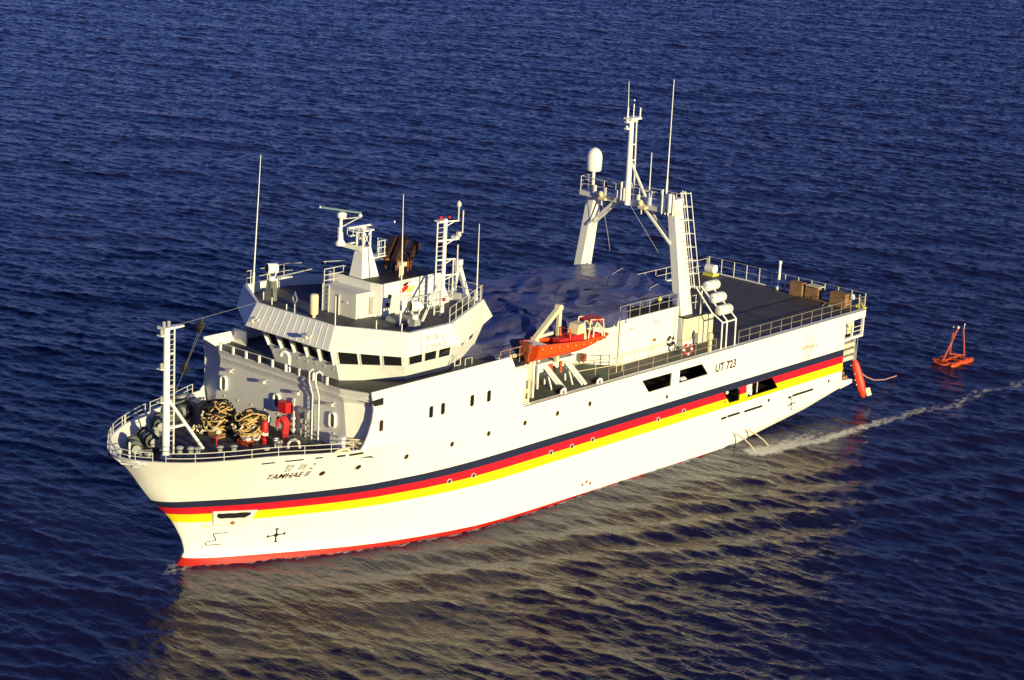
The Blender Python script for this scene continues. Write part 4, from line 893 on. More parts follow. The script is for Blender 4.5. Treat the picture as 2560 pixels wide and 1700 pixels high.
for k in range(9): m.ball((38.2-k*.8, YB+bsec((38.6-38.2+k*.8)/7.75)[0]*1.02+.11, bsec((.4+k*.8)/7.75)[2]-.10), .045, 6)
m.build('lacing_eye', 'cream', boat)
m = MB(); m.box(33.7, 34.9, YB-.45, YB+.45, 10.4, 10.95).cut(); m.box(34.92, 35.9, YB-.3, YB+.3, 10.45, 10.85).cut(); m.build_each('seat', 'red', boat)
m = MB(); m.prism([(34.5, YB-.42, 10.5), (34.5, YB+.42, 10.5), (33.4, YB+.42, 10.5), (33.4, YB-.42, 10.5)], [(34.2, YB-.38, 11.55), (34.2, YB+.38, 11.55), (33.6, YB+.38, 11.6), (33.6, YB-.38, 11.6)]); m.build('console', 'cream', boat)
m = MB()
for s in (1, -1):
    m.path([(33.4, YB+.55*s, 10.55), (33.2, YB+.5*s, 11.75), (31.95, YB+.5*s, 11.6), (31.75, YB+.5*s, 10.45)], .055, 6); m.path([(32.9, YB+.52*s, 10.55), (32.8, YB+.48*s, 11.1), (32.5, YB+.46*s, 11.45), (32.1, YB+.48*s, 11.1), (31.95, YB+.5*s, 10.5)], .06, 6)
m.build('roll_bar', 'cream', boat)
m = MB(); m.box(31.95, 33.2, YB-.55, YB+.55, 11.64, 11.72); m.build('arch_top', 'red', boat); m = MB(); m.ball((32.0, YB+.3, 11.45), .14, 8); m.build('arch_lamp', 'red', boat); m = MB(); m.box(32.2, 33.2, YB-.5, YB+.5, 10.4, 10.75); m.build('bow_locker', 'red', boat); m = MB(); m.path([(35.0, YB+.4, 10.6), (35.05, YB+.4, 11.4), (35.05, YB-.4, 11.4), (35.0, YB-.4, 10.6)], .05, 6); m.build('seat_frame', 'orange', boat)
m = MB(); m.path([(35.6, YB+.9, 10.1), (35.4, YB+.8, 9.8), (34.9, YB, 9.55)], .02, 4); m.path([(35.0, 6.2, 11.0), (34.9, 6.6, 11.2), (34.7, YB, 10.8)], .03, 5); m.build('lashing', 'dark_metal', boat)
boat.location.x -= 0.85      # hangs a little abaft the davit arm
# life rings
def life_ring(c, nrm, r, mname, label):
    t = thing('life_ring', label, 'life ring', c); m = MB(); d = Vector(nrm).normalized(); a = d.orthogonal().normalized(); b = d.cross(a)
    m.path([Vector(c)+(a*math.cos(q)+b*math.sin(q))*r for q in [2*math.pi*k/20 for k in range(20)]], .085, 8, True); m.build('ring', mname, t)
    m = MB()
    for k in range(4):
        q = math.pi/4+k*math.pi/2; p = Vector(c)+(a*math.cos(q)+b*math.sin(q))*r; m.tube(p-(a*-math.sin(q)+b*math.cos(q))*.07, p+(a*-math.sin(q)+b*math.cos(q))*.07, .095, 8)
    m.build('band', 'white_clean', t)
life_ring((21.2, 5.42, 8.0), (0, 1, 0), .30, 'dark_metal', 'dark hose ring hung on the white deckhouse wall')
life_ring((21.35, 7.0, 7.8), (.25, 1, .1), .33, 'red', 'red life ring hung on the deck rail below the white deckhouse')

# tarpaulin over the streamer winches
_tn = np.random.default_rng(21).uniform(0, 6.28, 40)
def vn(x, y, k):   # smooth value noise
    def h(i, j): v = math.sin(i*127.1+j*311.7+k*74.7)*43758.5453; return v-math.floor(v)
    i, j = math.floor(x), math.floor(y); f, q = x-i, y-j; f = f*f*(3-2*f); q = q*q*(3-2*q)
    return (h(i, j)*(1-f)+h(i+1, j)*f)*(1-q)+(h(i, j+1)*(1-f)+h(i+1, j+1)*f)*q
def crease(x, y):   # sharp ridges of stretched cloth
    r = 0.0
    for s, am, k, a in ((.55, .30, 1, .35), (.75, .26, 2, -.55), (.95, .16, 3, 1.15), (1.9, .07, 4, .1)):
        c, d = math.cos(a), math.sin(a); u, v = (x*c-y*d)*s*.22, (x*d+y*c)*s
        r += am*(1-abs(2*vn(u, v, k)-1)*1.9)
    return r
def tz(x, y):
    z = 11.08+.30*math.exp(-((x-24)/5)**2-((y+2.5)/3)**2)+.30*math.exp(-((x-31)/2.0)**2-((y+.5)/2.0)**2)-.22*math.exp(-((x-27.8)/1.2)**2)
    z -= max(0, (x-34.0))*.14
    return z+.62*crease(x, y)
PR = []
for x, yp in ((17.9, 3.6), (19.2, 4.5), (20.5, 4.75), (25.3, 4.6), (26.2, 5.25), (28.5, 5.2), (33, 5.2), (36, 5.5), (38.9, 5.7), (40.4, 4.9), (40.9, 2.0)): PR.append((x, yp))
PR = PR+[(40.7, -2.0), (40.2, -4.3), (38, -5.2), (28, -5.4), (22, -5.4), (19.0, -4.6), (17.8, -2.0), (17.5, 1.5)]
per = []
Pp = PR+[PR[0]]
for (ax, ay), (bx2, by2) in zip(Pp[:-1], Pp[1:]):
    L_ = math.hypot(bx2-ax, by2-ay); k = max(1, int(L_/.13))
    per += [(ax+(bx2-ax)*i/k, ay+(by2-ay)*i/k) for i in range(k)]
cx, cy = 29.0, 0.0; V = []; npr = len(per); RINGS = [0.02]+[.03+.9*i/60 for i in range(1, 61)]+[.955, .98, 1.0]
for f in RINGS:
    for x, y in per:
        X, Y = cx+(x-cx)*f, cy+(y-cy)*f; z = tz(X, Y)
        if f > .9: z -= (f-.9)*2.0
        V.append((X, Y, z))
g = random.Random(2); ph = [g.uniform(0, 6) for _ in range(4)]
for ri, dr in enumerate((.12, .3, .5, .7, .85, 1.0)):
    for i, (x, y) in enumerate(per):
        s = i*.13; nx, ny = (x-cx), y-cy; l = math.hypot(nx, ny); nx, ny = nx/l, ny/l
        drop = 1.05+.32*math.sin(s*.55+ph[0])+.22*math.sin(s*1.5+ph[1])
        if x > 35 and y > 0: drop += .15
        if 20.4 < x < 27 and y > 0: drop = .30+.1*math.sin(s*1.4)+(.75 if x > 25.4 else 0)
        if y < 0: drop = .6+.15*math.sin(s)
        fold = .26*dr*(1-1.6*abs(math.sin(s*1.15+ph[2]+.6*math.sin(s*.4)))+.5*(1-2*abs(math.sin(s*2.2+ph[3]))))
        V.append((x+nx*(.06+fold*.7), y+ny*(.06+fold*.7), tz(x, y)-.2-drop*dr))
R_n = len(RINGS)+6
F = [(i*npr+k, i*npr+(k+1) % npr, (i+1)*npr+(k+1) % npr, (i+1)*npr+k) for i in range(R_n-1) for k in range(npr)]+[tuple(range(npr))[::-1]]
m = MB(); m.add(V, F, True); tp_ = m.build('tarpaulin', 'tarp'); tag(tp_, 'large creased dark blue tarpaulin covering the winches behind the wheelhouse', 'tarpaulin')
tx = bpy.data.textures.new('creases', 'CLOUDS'); tx.noise_scale = .55; tx.noise_depth = 3
dm = tp_.modifiers.new('creases', 'DISPLACE'); dm.texture = tx; dm.strength = .05; dm.mid_level = .5; dm.texture_coords = 'GLOBAL'
m = MB(); m.path([(25.0, 4.9, 10.9), (22.0, 0, 11.45), (18.2, -1.5, 11.3)], .02, 4); m.path([(24.0, 4.9, 10.75), (21, 3.2, 11.25), (18.3, 2.2, 11.1)], .02, 4); tag(m.build('lashing_rope', 'rail'), 'thin pale lashing ropes stretched over the blue tarpaulin', 'rope')
m = MB(); m.box(36.5, 39.5, 1, 4.5, 9.8, 10.3); m.tube((39.6, 4.6, 10.0), (38.6, 5.2, 10.0), .22, 10); m.tube((38.2, 5.5, 9.95), (37.0, 5.9, 9.95), .12, 8); m.build('streamer_winch', 'cream', ship)

# ------------------------------------------------------------------ gantry
def legq(z, s):   # leg outline at height z : inner and outer y, front and back x
    t = (16.5-z)/(16.5-7.2); yi = 3.25+1.52*t; yo = yi+.62; return [(19.72, s*yi, z), (19.72, s*yo, z), (19.72-(.85+.55*t), s*yo, z), (19.72-(.85+.55*t), s*yi, z)]
m = MB()
m = None
gm = MB(); gm.prism([(19.1, -4.35, 16.35), (20.05, -4.35, 16.35), (20.05, 4.1, 16.35), (19.1, 4.1, 16.35)], [(19.1, -4.35, 16.68), (20.05, -4.35, 16.68), (20.05, 4.1, 16.68), (19.1, 4.1, 16.68)]); gan = gm.build('gantry_beam', 'house', ship)
for s in (1, -1):
    m = MB(); m.prism(legq(7.22, s), legq(16.5, s)); lg = m.build('gantry_leg', 'white', gan)
    m = MB()
    a, b = (19.75, s*3.70, 14.25), (19.85, s*1.35, 16.35); m.bar(a, b, .14, .14); m.cut(); m.bar((19.3, s*3.75, 14.1), (19.3, s*1.3, 16.35), .14, .14); m.build_each('knee_brace', 'white_clean', gan)
# caged ladder aft of the port leg
m = MB(); 
def LP(z, dx): t = (16.5-z)/9.3; return (19.72-(.85+.55*t)-dx, 3.7+1.5*t, z)
for dx in (.25, .75): m.path([LP(17.7, dx), LP(14, dx), LP(11.0, dx)], .04, 6)
for k in range(8): z = 17.6-k*.92; m.path([LP(z, .15), LP(z, .8)], .035, 5); 
for dx, dy in ((.9, .35), (.9, -.35)): m.path([tuple(Vector(LP(17.7, dx))+Vector((0, dy, 0))), tuple(Vector(LP(11.0, dx))+Vector((0, dy, 0)))], .03, 5)
for k in range(8): z = 17.6-k*.92; p, q = Vector(LP(z, .3)), Vector(LP(z, .9)); m.path([p, q+Vector((0, .35, 0)), q+Vector((-.1, 0, 0)), q+Vector((0, -.35, 0)), p], .025, 5)
m.build('caged_ladder', 'white_clean', gan)
m = MB()
for k in range(24): p = Vector(LP(16.3-k*.3, -.25)); m.tube(p+Vector((0, .48, 0)), p+Vector((.3, .50, 0)), .02, 5)
m.build('leg_rung', 'letter_brown', gan)
m = MB(); railing(m, [(20.0, -4.3, 16.68), (20.0, 2.9, 16.68)], 1.0, (1, .5), 1.05, .028, .035); railing(m, [(19.15, -4.3, 16.68), (19.15, 4.0, 16.68)], 1.0, (1, .5), 1.3, .022, .03); railing(m, [(20.0, -4.3, 16.68), (19.15, -4.3, 16.68)], 1.0, (1, .66, .33), .85, .022); m.build('gantry_rail', 'rail', gan)
m = MB(); m.box(19.2, 20.1, 2.95, 4.15, 16.68, 17.45); m.build('beam_head_box', 'white', gan)
m = MB()
for y in (3.05, 3.35, 3.6, 4.0): m.tube((20.12, y, 16.3), (20.12, y, 18.0-.2*(y > 3.5)), .06, 6)
m.tube((20.1, 3.7, 16.5), (20.1, 3.7, 17.8), .17, 10); m.build('post', 'white_clean', gan)
for y in (-2.3, 1.25):
    m = MB(); m.ball((20.2, y, 16.75), .22, 8, (.8, 1, 1)); m.box(20.0, 20.35, y-.1, y+.5, 16.38, 16.55); m.tube((20.2, y+.1, 16.4), (20.3, y+.2, 16.0), .05, 6); m.build('sheave_block', 'cream', gan)
m = MB(); m.path([(20.2, -2.2, 16.4), (20.3, -1.4, 14.2), (20.4, -1.0, 13.0)], .012, 4); m.path([(20.2, .4, 16.4), (20.2, 2.4, 14.3), (20.2, 3.1, 13.6)], .012, 4); m.build('fall_wire', 'rail', gan)
for y in (-3.0, -2.0, -1.0, .9, 1.9):
    m = MB(); m.box(19.95, 20.15, y-.06, y+.10, 16.7, 17.25); m.build('gantry_light', 'white_clean', gan)
# topmast
m = MB(); m.tube((20.1, 0, 16.4), (20.2, .02, 22.4), .23, 12, .17); tm = m.build('topmast', 'white_clean', gan)
m = MB(); m.tube((19.6, .15, 16.6), (19.75, .1, 22.3), .07, 6)
for z in (17.9, 19.5, 20.6, 22.2): m.tube((20.15, .02, z), (19.65, .12, z), .06, 6)
m.build('mast_ladder', 'rail', tm)
m = MB(); m.bar((20.1, -.1, 19.75), (19.9, 1.75, 16.7), .13, .13); m.bar((19.9, 1.2, 17.6), (19.9, 2.2, 17.6), .1, .1); m.build('mast_stay', 'white_clean', tm)
m = MB(); m.box(19.5, 20.6, -.35, .35, 22.35, 22.5); m.tube((20.0, .0, 22.5), (20.0, 0, 23.4), .04, 6); m.ball((20.0, 0, 23.65), .07, 6); m.tube((19.4, .1, 22.4), (19.4, .1, 23.1), .06, 6)
m.tube((20.5, -.1, 22.5), (20.5, -.1, 23.2), .07, 6); m.tube((20.5, -.1, 23.2), (20.6, -.1, 25.0), .03, 6, .02)
for z in (21.75, 22.2): m.box(20.2, 20.75, -.15, .1, z-.05, z+.05); m.ball((20.65, 0, z+.12), .1, 6)
m.build('aerial', 'white_clean', tm)
for k in range(5): pass
m = MB(); m.tube((20.45, -.3, 16.7), (20.45, -.3, 18.0), .09, 8); m.tube((20.45, -.05, 16.7), (20.45, -.05, 17.6), .07, 8); m.build('mast_cable', 'rail', tm)
m = MB(); m.tube((19.8, -3.38, 16.7), (19.8, -3.38, 18.2), .12, 10); dm_ = m.build('dome_post', 'white_clean', gan)
m = MB(); m.lathe([(.12, 0), (.50, .02), (.54, .12), (.57, .9), (.54, 1.15), (.45, 1.38), (.28, 1.56), (.08, 1.64), (.0, 1.65)], (19.8, -3.38, 18.17), n=24); m.build('satellite_dome', 'white_clean', dm_)
m = MB(); m.add([(19.8+.575*math.cos(t), -3.38+.575*math.sin(t), z) for t in (.75, .9) for z in (18.72, 18.80)], [(0, 2, 3, 1)]); m.build('dome_mark', 'red', dm_)
for y, z1, z0 in ((3.15, 25.5, 17.4), (1.67, 20.3, 16.7)):
    m = MB(); m.tube((19.85, y, z0), (19.85, y, z0+.16*(z1-z0)), .075, 8); m.tube((19.85, y, z0+.16*(z1-z0)), (19.85, y, z1), .05, 6, .028); m.build('whip_aerial', 'white_clean', gan)
# lockers, platform and life rafts by the port leg
m = MB(); m.box(18.5, 19.7, 4.6, 5.3, 7.22, 9.3); m.box(16.3, 17.9, 4.7, 5.3, 7.22, 9.2); m.box(17.95, 18.45, 4.6, 5.25, 8.0, 9.25); lk = m.build('deck_locker', 'cream_white', ship, bevel=.02) if mat('cream_white', (.74, .68, .52), .5, var=.15) else None
m = MB(); m.box(18.7, 19.5, 5.3, 5.325, 7.5, 9.15); m.build('locker_door', 'cream', lk)
m = MB(); m.box(16.15, 19.75, 4.3, 5.55, 9.32, 9.42); m.build('raft_platform', 'dark_metal', ship)
m = MB(); railing(m, [(18.2, 4.4, 9.42), (16.3, 4.4, 9.42)], 1.0, (1, .5), .9, .028); m.tube((18.1, 5.45, 9.4), (18.1, 5.45, 11.1), .06, 6); m.build('platform_rail', 'rail', ship)
m = MB()
for x, xt in ((17.95, 18.75), (17.4, 17.75), (16.38, 16.5)):
    m.path([(x, 7.3, 7.25), (x+.05, 7.3, 9.2), (x+(.35 if x > 17.5 else 0), 6.6, 9.75), (x+.2, 5.0, 11.2)], .06, 6)
m.tube((18.0, 7.3, 9.15), (16.4, 7.3, 9.15), .06, 6)
m.build('raft_rack', 'white_clean', ship)
raft = thing('life_raft', 'white life raft canister, topmost of the three in the sloping rack', 'life raft', (16.9, 5.35, 11.25), 'life raft canisters in the rack by the gantry')
m = MB(); m.lathe([(.05, -.70), (.30, -.66), (.36, -.52), (.36, .52), (.30, .66), (.05, .70)], (16.9, 5.35, 11.25), (1, 0, 0), 18); m.build('canister', 'white_clean', raft)
m = MB()
for d in (-.3, .3): m.lathe([(.368, d-.03), (.368, d+.03)], (16.9, 5.35, 11.25), (1, 0, 0), 18).cut()
m.build_each('strap', 'grey', raft)
m = MB(); m.lathe([(.04, 0), (.04, .02)], (17.59, 5.45, 11.35), (1, 0, 0), 8); m.build('hydrostat', 'red', raft)
dup(raft, (16.88, 5.95, 10.5), 'white life raft canister, the middle one of the three in the sloping rack')
dup(raft, (16.85, 6.55, 9.75), 'white life raft canister, lowest of the three in the sloping rack')
m = MB(); m.tube((19.0, 7.1, 7.22), (19.0, 7.1, 8.6), .14, 8); m.box(18.8, 19.2, 6.9, 7.2, 8.1, 8.45); m.build('fire_monitor', 'cream', ship)

# ------------------------------------------------------------------ aft deck
def crate(x, y, wx, wy, h, label, dup_of=None):
    t = thing('wooden_crate', label, 'crate', (x, y, 7.22), 'wooden crates on the aft deck'); m = MB(); m.box(x-wx/2, x+wx/2, y-wy/2, y+wy/2, 7.30, 7.22+h); m.build('body', 'wood', t)
    m = MB()
    for z in (7.36, 7.22+h-.10): m.box(x-wx/2-.03, x+wx/2+.03, y-wy/2-.03, y+wy/2+.03, z, z+.08)
    m.box(x-wx/2-.025, x-wx/2+.08, y-wy/2-.025, y+wy/2+.025, 7.22, 7.30); m.box(x+wx/2-.08, x+wx/2+.025, y-wy/2-.025, y+wy/2+.025, 7.22, 7.30); m.build('batten', 'wood', t)
crate(.62, 1.62, .55, 1.1, 1.05, 'brown wooden crate on the aft deck, farthest from the port rail')
crate(.50, 2.95, .50, 1.15, .98, 'brown wooden crate between two others on the aft deck, with a board on top')
crate(.55, 5.45, .85, 1.35, .98, 'brown wooden crate nearest the port stern corner with white bag beside')
m = MB(); m.box(.15, .95, 2.5, 3.75, 8.21, 8.26); tag(m.build('board', 'cream'), 'flat pale board lying on the middle wooden crate', 'board')
m = MB(); m.extr([(1.0, 2.9, 7.25), (1.2, 4.9, 7.25), (.75, 4.95, 7.25), (.55, 3.6, 7.25)], (0, 0, .05)); tag(m.build('plank', 'wood'), 'loose plank lying on the aft deck between the wooden crates', 'plank')
m = MB(); m.ball((.35, 6.35, 8.0), .2, 10, (1, 1, 1.2)); tag(m.build('white_bag', 'white_clean'), 'small white bag at the end of the crate nearest the stern corner', 'bag')
m = MB(); m.lathe([(.22, 0), (.22, .25), (.1, .3), (.1, 2.0), (.14, 2.05), (.12, 2.25)], (.35, -.35, 7.22), n=12); m.build('stern_light_post', 'white_clean', ship)
m = MB(); m.box(.5, 1.3, -6.9, -5.9, 7.22, 7.4); rl = m.build('hose_reel', 'yellow', ship)
m = MB(); m.tube((.9, -6.8, 7.75), (.9, -6.0, 7.75), .35, 14); m.build('reel_drum', 'white_clean', rl)
m = MB(); m.tube((1.3, 4.6, 7.24), (1.9, 4.75, 7.24), .05, 6); m.ball((1.6, 5.2, 7.3), .12, 8, (2, 1, .6)); tag(m.build('rag', 'grey'), 'pale grey rag lying on the aft deck beside the crates', 'rag')
m = MB(); m.tube((.25, 6.9, 7.25), (.25, 6.9, 8.3), .05, 6); m.path([(.3, 6.7, 7.3), (.1, 6.95, 7.9), (.3, 7.2, 7.6), (.1, 7.2, 7.4)], .06, 6); m.tube((.12, 7.1, 7.4), (.12, 7.45, 7.3), .12, 8); m.build('stern_fairlead', 'yellow', ship)
m = MB(); m.box(8.2, 8.24, -7.1, 7.1, 7.22, 7.235); m.box(2.9, 17, 1.95, 1.98, 7.22, 7.235); m.build('deck_seam', 'dark_metal', ship)
# stern gallery contents and slatted stern
m = MB()
for z in (5.72, 6.05): m.tube((.3, 7.38, z), (1.6, 7.38, z), .03, 6)
m.prism([(2.4, 7.2, 6.6), (1.5, 7.2, 6.6), (1.8, 7.2, 6.05), (2.0, 7.2, 6.2)], [(2.4, 7.3, 6.6), (1.5, 7.3, 6.6), (1.8, 7.3, 6.05), (2.0, 7.3, 6.2)]); m.box(.5, 2.2, 6.3, 6.8, 5.4, 6.0); m.build('gallery_gear', 'cream', ship)
m = MB()
for z in (4.62, 4.10, 3.58): m.tube((2.62, 7.05, z), (.85, 7.05, z), .19, 10).cut()
m.build_each('stern_roller', 'cream_wall', ship)
m = MB(); m.bar((.75, 7.0, 5.2), (.55, 7.0, 3.3), .28, .3); m.box(.6, 2.6, 6.4, 6.85, 3.3, 5.2); m.build('roller_frame', 'grey', ship)
m = MB()
for k, (z, x) in enumerate(((2.95, 2.35), (2.55, 2.2), (2.18, 1.75))): m.box(x, 2.66, 7.0, 7.42, z-.02, z+.22).cut()
m.build_each('stern_step', 'wood', ship)

# ------------------------------------------------------------------ towed gear
t = thing('deflector_float', 'orange-red deflector float hanging upright at the port quarter of the stern', 'float', (.2, 7.45, 1.9))
a, b = Vector((.35, 7.0, 3.3)), Vector((0, 7.92, .45)); d = (b-a).normalized(); L_ = (b-a).length
sx = Vector((-.66, .74, 0)); sx = (sx-d*sx.dot(d)).normalized(); sy = d.cross(sx); m = MB(); V = []; n = 14
for s, wv in ((0, .12), (.05, .22), (.15, .30), (.35, .35), (.6, .36), (.8, .33), (.94, .22), (1, .10)):
    for k in range(n): q = 2*math.pi*k/n; V.append(a+d*L_*s+sx*wv*math.cos(q)+sy*wv*.5*math.sin(q))
m.add(V, [(i*n+k, i*n+(k+1) % n, (i+1)*n+(k+1) % n, (i+1)*n+k) for i in range(7) for k in range(n)]+[tuple(range(n))[::-1], tuple(range(7*n, 8*n))], True); m.build('float_body', 'red_orange', t) if mat('red_orange', (.62, .038, .014), .45, var=.15) else None
m = MB(); c = a+d*L_*.88+sx*.45; m.bar(c-d*.3, c+d*.3, .1, .35, sx); m.build('fin', 'cream', t)
m = MB()
for s, q in ((.12, 2.6), (.35, 2.2), (.5, 2.5), (.62, 2.4)): m.ball(a+d*L_*s+sx*.42*math.cos(q)+sy*.27*math.sin(q), .05, 6)
m.build('lug', 'white_clean', t)
m = MB(); m.path([a+d*.8, (-1.2, 7.2, 1.7), (-3.2, 6.7, .95), (-5.8, 6.05, .35), (-8.5, 5.45, .02)], .045, 6); tag(m.build('tow_rope', 'tow'), 'thin pink tow rope running aft from the orange float into the sea', 'rope') if mat('tow', (.60, .28, .22), .7) else None
m = MB(); m.path([a, (.5, 6.95, 3.8)], .03, 5); m.path([(.62, 7.3, 5.2), (.62, 7.3, 3.3)], .03, 5); m.build('stern_wire', 'grey', ship)
t = thing('survey_buoy', 'small red-orange catamaran float with tripod mast towed astern of the ship', 'buoy', (-15.3, 6.1, 0))
m = MB(); m.tube((-14.3, 7.0, .12), (-17.25, 7.0, .12), .22, 12); m.lathe([(.22, 0), (.16, .18), (.02, .28)], (-14.3, 7.0, .12), (1, 0, 0), 12); m.build('pontoon', 'orange_dull', t)
m = MB(); m.tube((-14.3, 5.4, .12), (-17.25, 5.4, .12), .22, 12); m.lathe([(.22, 0), (.16, .18), (.02, .28)], (-14.3, 5.4, .12), (1, 0, 0), 12); m.build('pontoon', 'orange_dull', t)
m = MB()
for x in (-14.1, -15.4, -16.4): m.bar((x, 5.3, .38), (x, 7.1, .38), .12, .12)
m.bar((-14.0, 6.2, .38), (-16.8, 6.2, .42), .14, .12); m.path([(-13.9, 6.9, .35), (-13.6, 6.7, .25), (-13.6, 5.8, .25), (-13.9, 5.5, .35)], .08, 6); m.build('cross_frame', 'orange_dull', t)
m = MB(); top = Vector((-16.2, 6.1, 2.75)); m.bar((-14.1, 6.2, .4), top, .10, .10); m.bar((-16.15, 5.6, .45), (-16.1, 5.75, 2.55), .09, .09); m.bar((-16.75, 6.6, .45), (-16.55, 6.4, 2.65), .09, .09); m.bar((-16.1, 5.6, .5), (-16.75, 6.6, .5), .07, .07); m.build('tripod', 'pink_red', t) if mat('pink_red', (.50, .11, .07), .5) else None
m = MB(); m.ball(top+Vector((0, 0, .05)), .13, 8); m.ball((-16.05, 5.75, 2.78), .07, 6); m.tube((-16.6, 6.4, 2.6), (-16.65, 6.4, 3.0), .03, 5); m.ball((-16.65, 6.4, 3.05), .08, 6); m.build('lamp', 'rail', t)
# cooling-water jets from the side
jm = bpy.data.materials.new('falling_water'); jm.use_nodes = True; b_ = jm.node_tree.nodes['Principled BSDF']; b_.inputs['Base Color'].default_value = (.62, .52, .40, 1); b_.inputs['Roughness'].default_value = .25; M['jet'] = jm
for x0, x1 in ((15.95, 16.0), (14.65, 14.3)):
    m = MB(); P = []
    for k in range(12):
        s = k/11; P.append((x0+(x1-x0)*s+.03*math.sin(k*2.1), 7.5+2.05*s, .82+.10*s-.95*s*s))
    m.path(P, .055, 7); m.tube((x0, 7.42, .82), (x0, 7.55, .82), .1, 8)
    o = m.build('water_jet', 'jet'); tag(o, 'arching jet of cooling water from the hull side, '+('the one nearer the bow' if x0 > 15 else 'the one nearer the stern'), 'water jet', 'cooling water jets from the hull')
# ------------------------------------------------------------------ sea
def sea_heights(N, L, seed=3):
    g = np.random.default_rng(seed); k1 = 2*np.pi*np.fft.fftfreq(N, L/N); KX, KY = np.meshgrid(k1, k1, indexing='ij'); K = np.sqrt(KX**2+KY**2); K[0, 0] = 1e-6
    out = np.zeros((N, N)); DX = np.zeros((N, N)); DY = np.zeros((N, N))
    for lam, ang, spread, hs, lo, hi in SEA:
        kp = 2*np.pi/lam; d = (KX*math.cos(ang)+KY*math.sin(ang))/K
        S = np.exp(-1.0*(kp/K)**2)/K**4*np.abs(d)**spread*(d > -0.2)
        S *= (K < 2*np.pi/lo)*(K > 2*np.pi/hi)*np.exp(-(K*lo/12)**2)
        S[0, 0] = 0
        Hk = np.sqrt(S)*(g.normal(size=(N, N))+1j*g.normal(size=(N, N))); h = np.fft.ifft2(Hk).real; f = hs/h.std()
        out += h*f; DX += np.fft.ifft2(1j*KX/K*Hk).real*f; DY += np.fft.ifft2(1j*KY/K*Hk).real*f
    return out, DX, DY
SEA = [(2.1, math.radians(193), 6.0, 0.033, .5, 6.0), (1.1, math.radians(168), 1.5, 0.019, .5, 2.4), (5.0, math.radians(190), 5.0, 0.022, 2.0, 9.0), (12.0, math.radians(215), 6.0, 0.05, 5.0, 30.0)]
N, L = 1536, 384.0
X0, Y0 = -282.0, -272.0
H, DX, DY = sea_heights(N, L)
gx = X0+np.arange(N)*L/N; gy = Y0+np.arange(N)*L/N
GX, GY = np.meshgrid(gx, gy, indexing='ij')
edge = np.clip(np.minimum.reduce([GX-X0, X0+L-GX, GY-Y0, Y0+L-GY])/12.0, 0, 1)
# ship waves: diverging crests spreading from the bow on both sides, calmer strip beside the hull
for sg in (1, -1):
    dist = sg*GY-7.5; along = 60-GX
    env = np.exp(-((dist-(0.30*along))/(4+0.12*np.abs(along)))**2)*np.clip(along/8, 0, 1)*np.exp(-np.clip(along, 0, 200)/75)*(dist > -1)
    H += 0.13*env*np.sin((along*0.62-dist*1.30)*1.15)
near = np.exp(-(np.clip(np.maximum(np.abs(GY)-7.5, 0), 0, 99)/5.0)**2)*((GX > 0) & (GX < 62))
H = H*(1-0.5*near)*edge
# foam: cooling water wash trailing aft from the discharge, sprinkles along the hull
PATH = np.array([(16.0, 9.6), (14.3, 10.2), (11.0, 11.0), (7.9, 11.1), (5.0, 11.3), (2.5, 11.6), (-1.1, 11.7), (-4.4, 12.5), (-10.4, 12.4), (-15.5, 12.8), (-30, 14.0), (-60, 16.0)])
foam = np.zeros_like(H); 
for i in range(len(PATH)-1):
    a, b = PATH[i], PATH[i+1]; d = b-a; t = np.clip(((GX-a[0])*d[0]+(GY-a[1])*d[1])/(d@d), 0, 1)
    dd = np.hypot(GX-a[0]-t*d[0], GY-a[1]-t*d[1]); s = (i+t)/(len(PATH)-1); wid = 0.50+0.60*s+0.55*np.exp(-(s/.16)**2)
    foam = np.maximum(foam, np.exp(-(dd/wid)**2)*np.interp(s, [0, .1, .5, .8, 1], [1.0, .88, .52, .44, .3]))
foam = np.maximum(foam, 0.60*np.exp(-((GX-12.0)**2/20+(GY-10.0)**2/1.6)))
bx = np.array([yb(x, 0.05) if x > 38 else 7.5 for x in gx])
hullside = np.exp(-((np.abs(GY)-bx[:, None]-0.10)/0.28)**2)*((GX < 60.6) & (GX > 20))[:, :]
foam = np.maximum(foam, 0.52*hullside)
foam = np.maximum(foam, 0.52*np.exp(-((GX-60.6)**2+(GY-0.6)**2)/1.2))
foam = np.maximum(foam, 0.40*np.exp(-((GX+17)**2/6+(GY-5.2)**2/2.0)))
H += 0.05*foam
me = bpy.data.meshes.new('sea')
CH = 1.25*(1-0.6*near)*edge     # pinched crests
co = np.stack([GX+DX*CH, GY+DY*CH, H], -1).reshape(-1, 3).astype(np.float32)
idx = np.arange(N*N).reshape(N, N); q = np.stack([idx[:-1, :-1], idx[1:, :-1], idx[1:, 1:], idx[:-1, 1:]], -1).reshape(-1, 4).astype(np.int32)
me.vertices.add(len(co)); me.vertices.foreach_set('co', co.ravel()); me.loops.add(q.size); me.loops.foreach_set('vertex_index', q.ravel())
me.polygons.add(len(q)); me.polygons.foreach_set('loop_start', np.arange(0, q.size, 4, dtype=np.int32)); me.polygons.foreach_set('loop_total', np.full(len(q), 4, np.int32))
me.polygons.foreach_set('use_smooth', np.ones(len(q), bool)); me.update(calc_edges=True)
at = me.attributes.new('foam', 'FLOAT', 'POINT'); at.data.foreach_set('value', foam.reshape(-1).astype(np.float32))
sea = bpy.data.objects.new('sea', me); COL.objects.link(sea); sea['kind'] = 'structure'
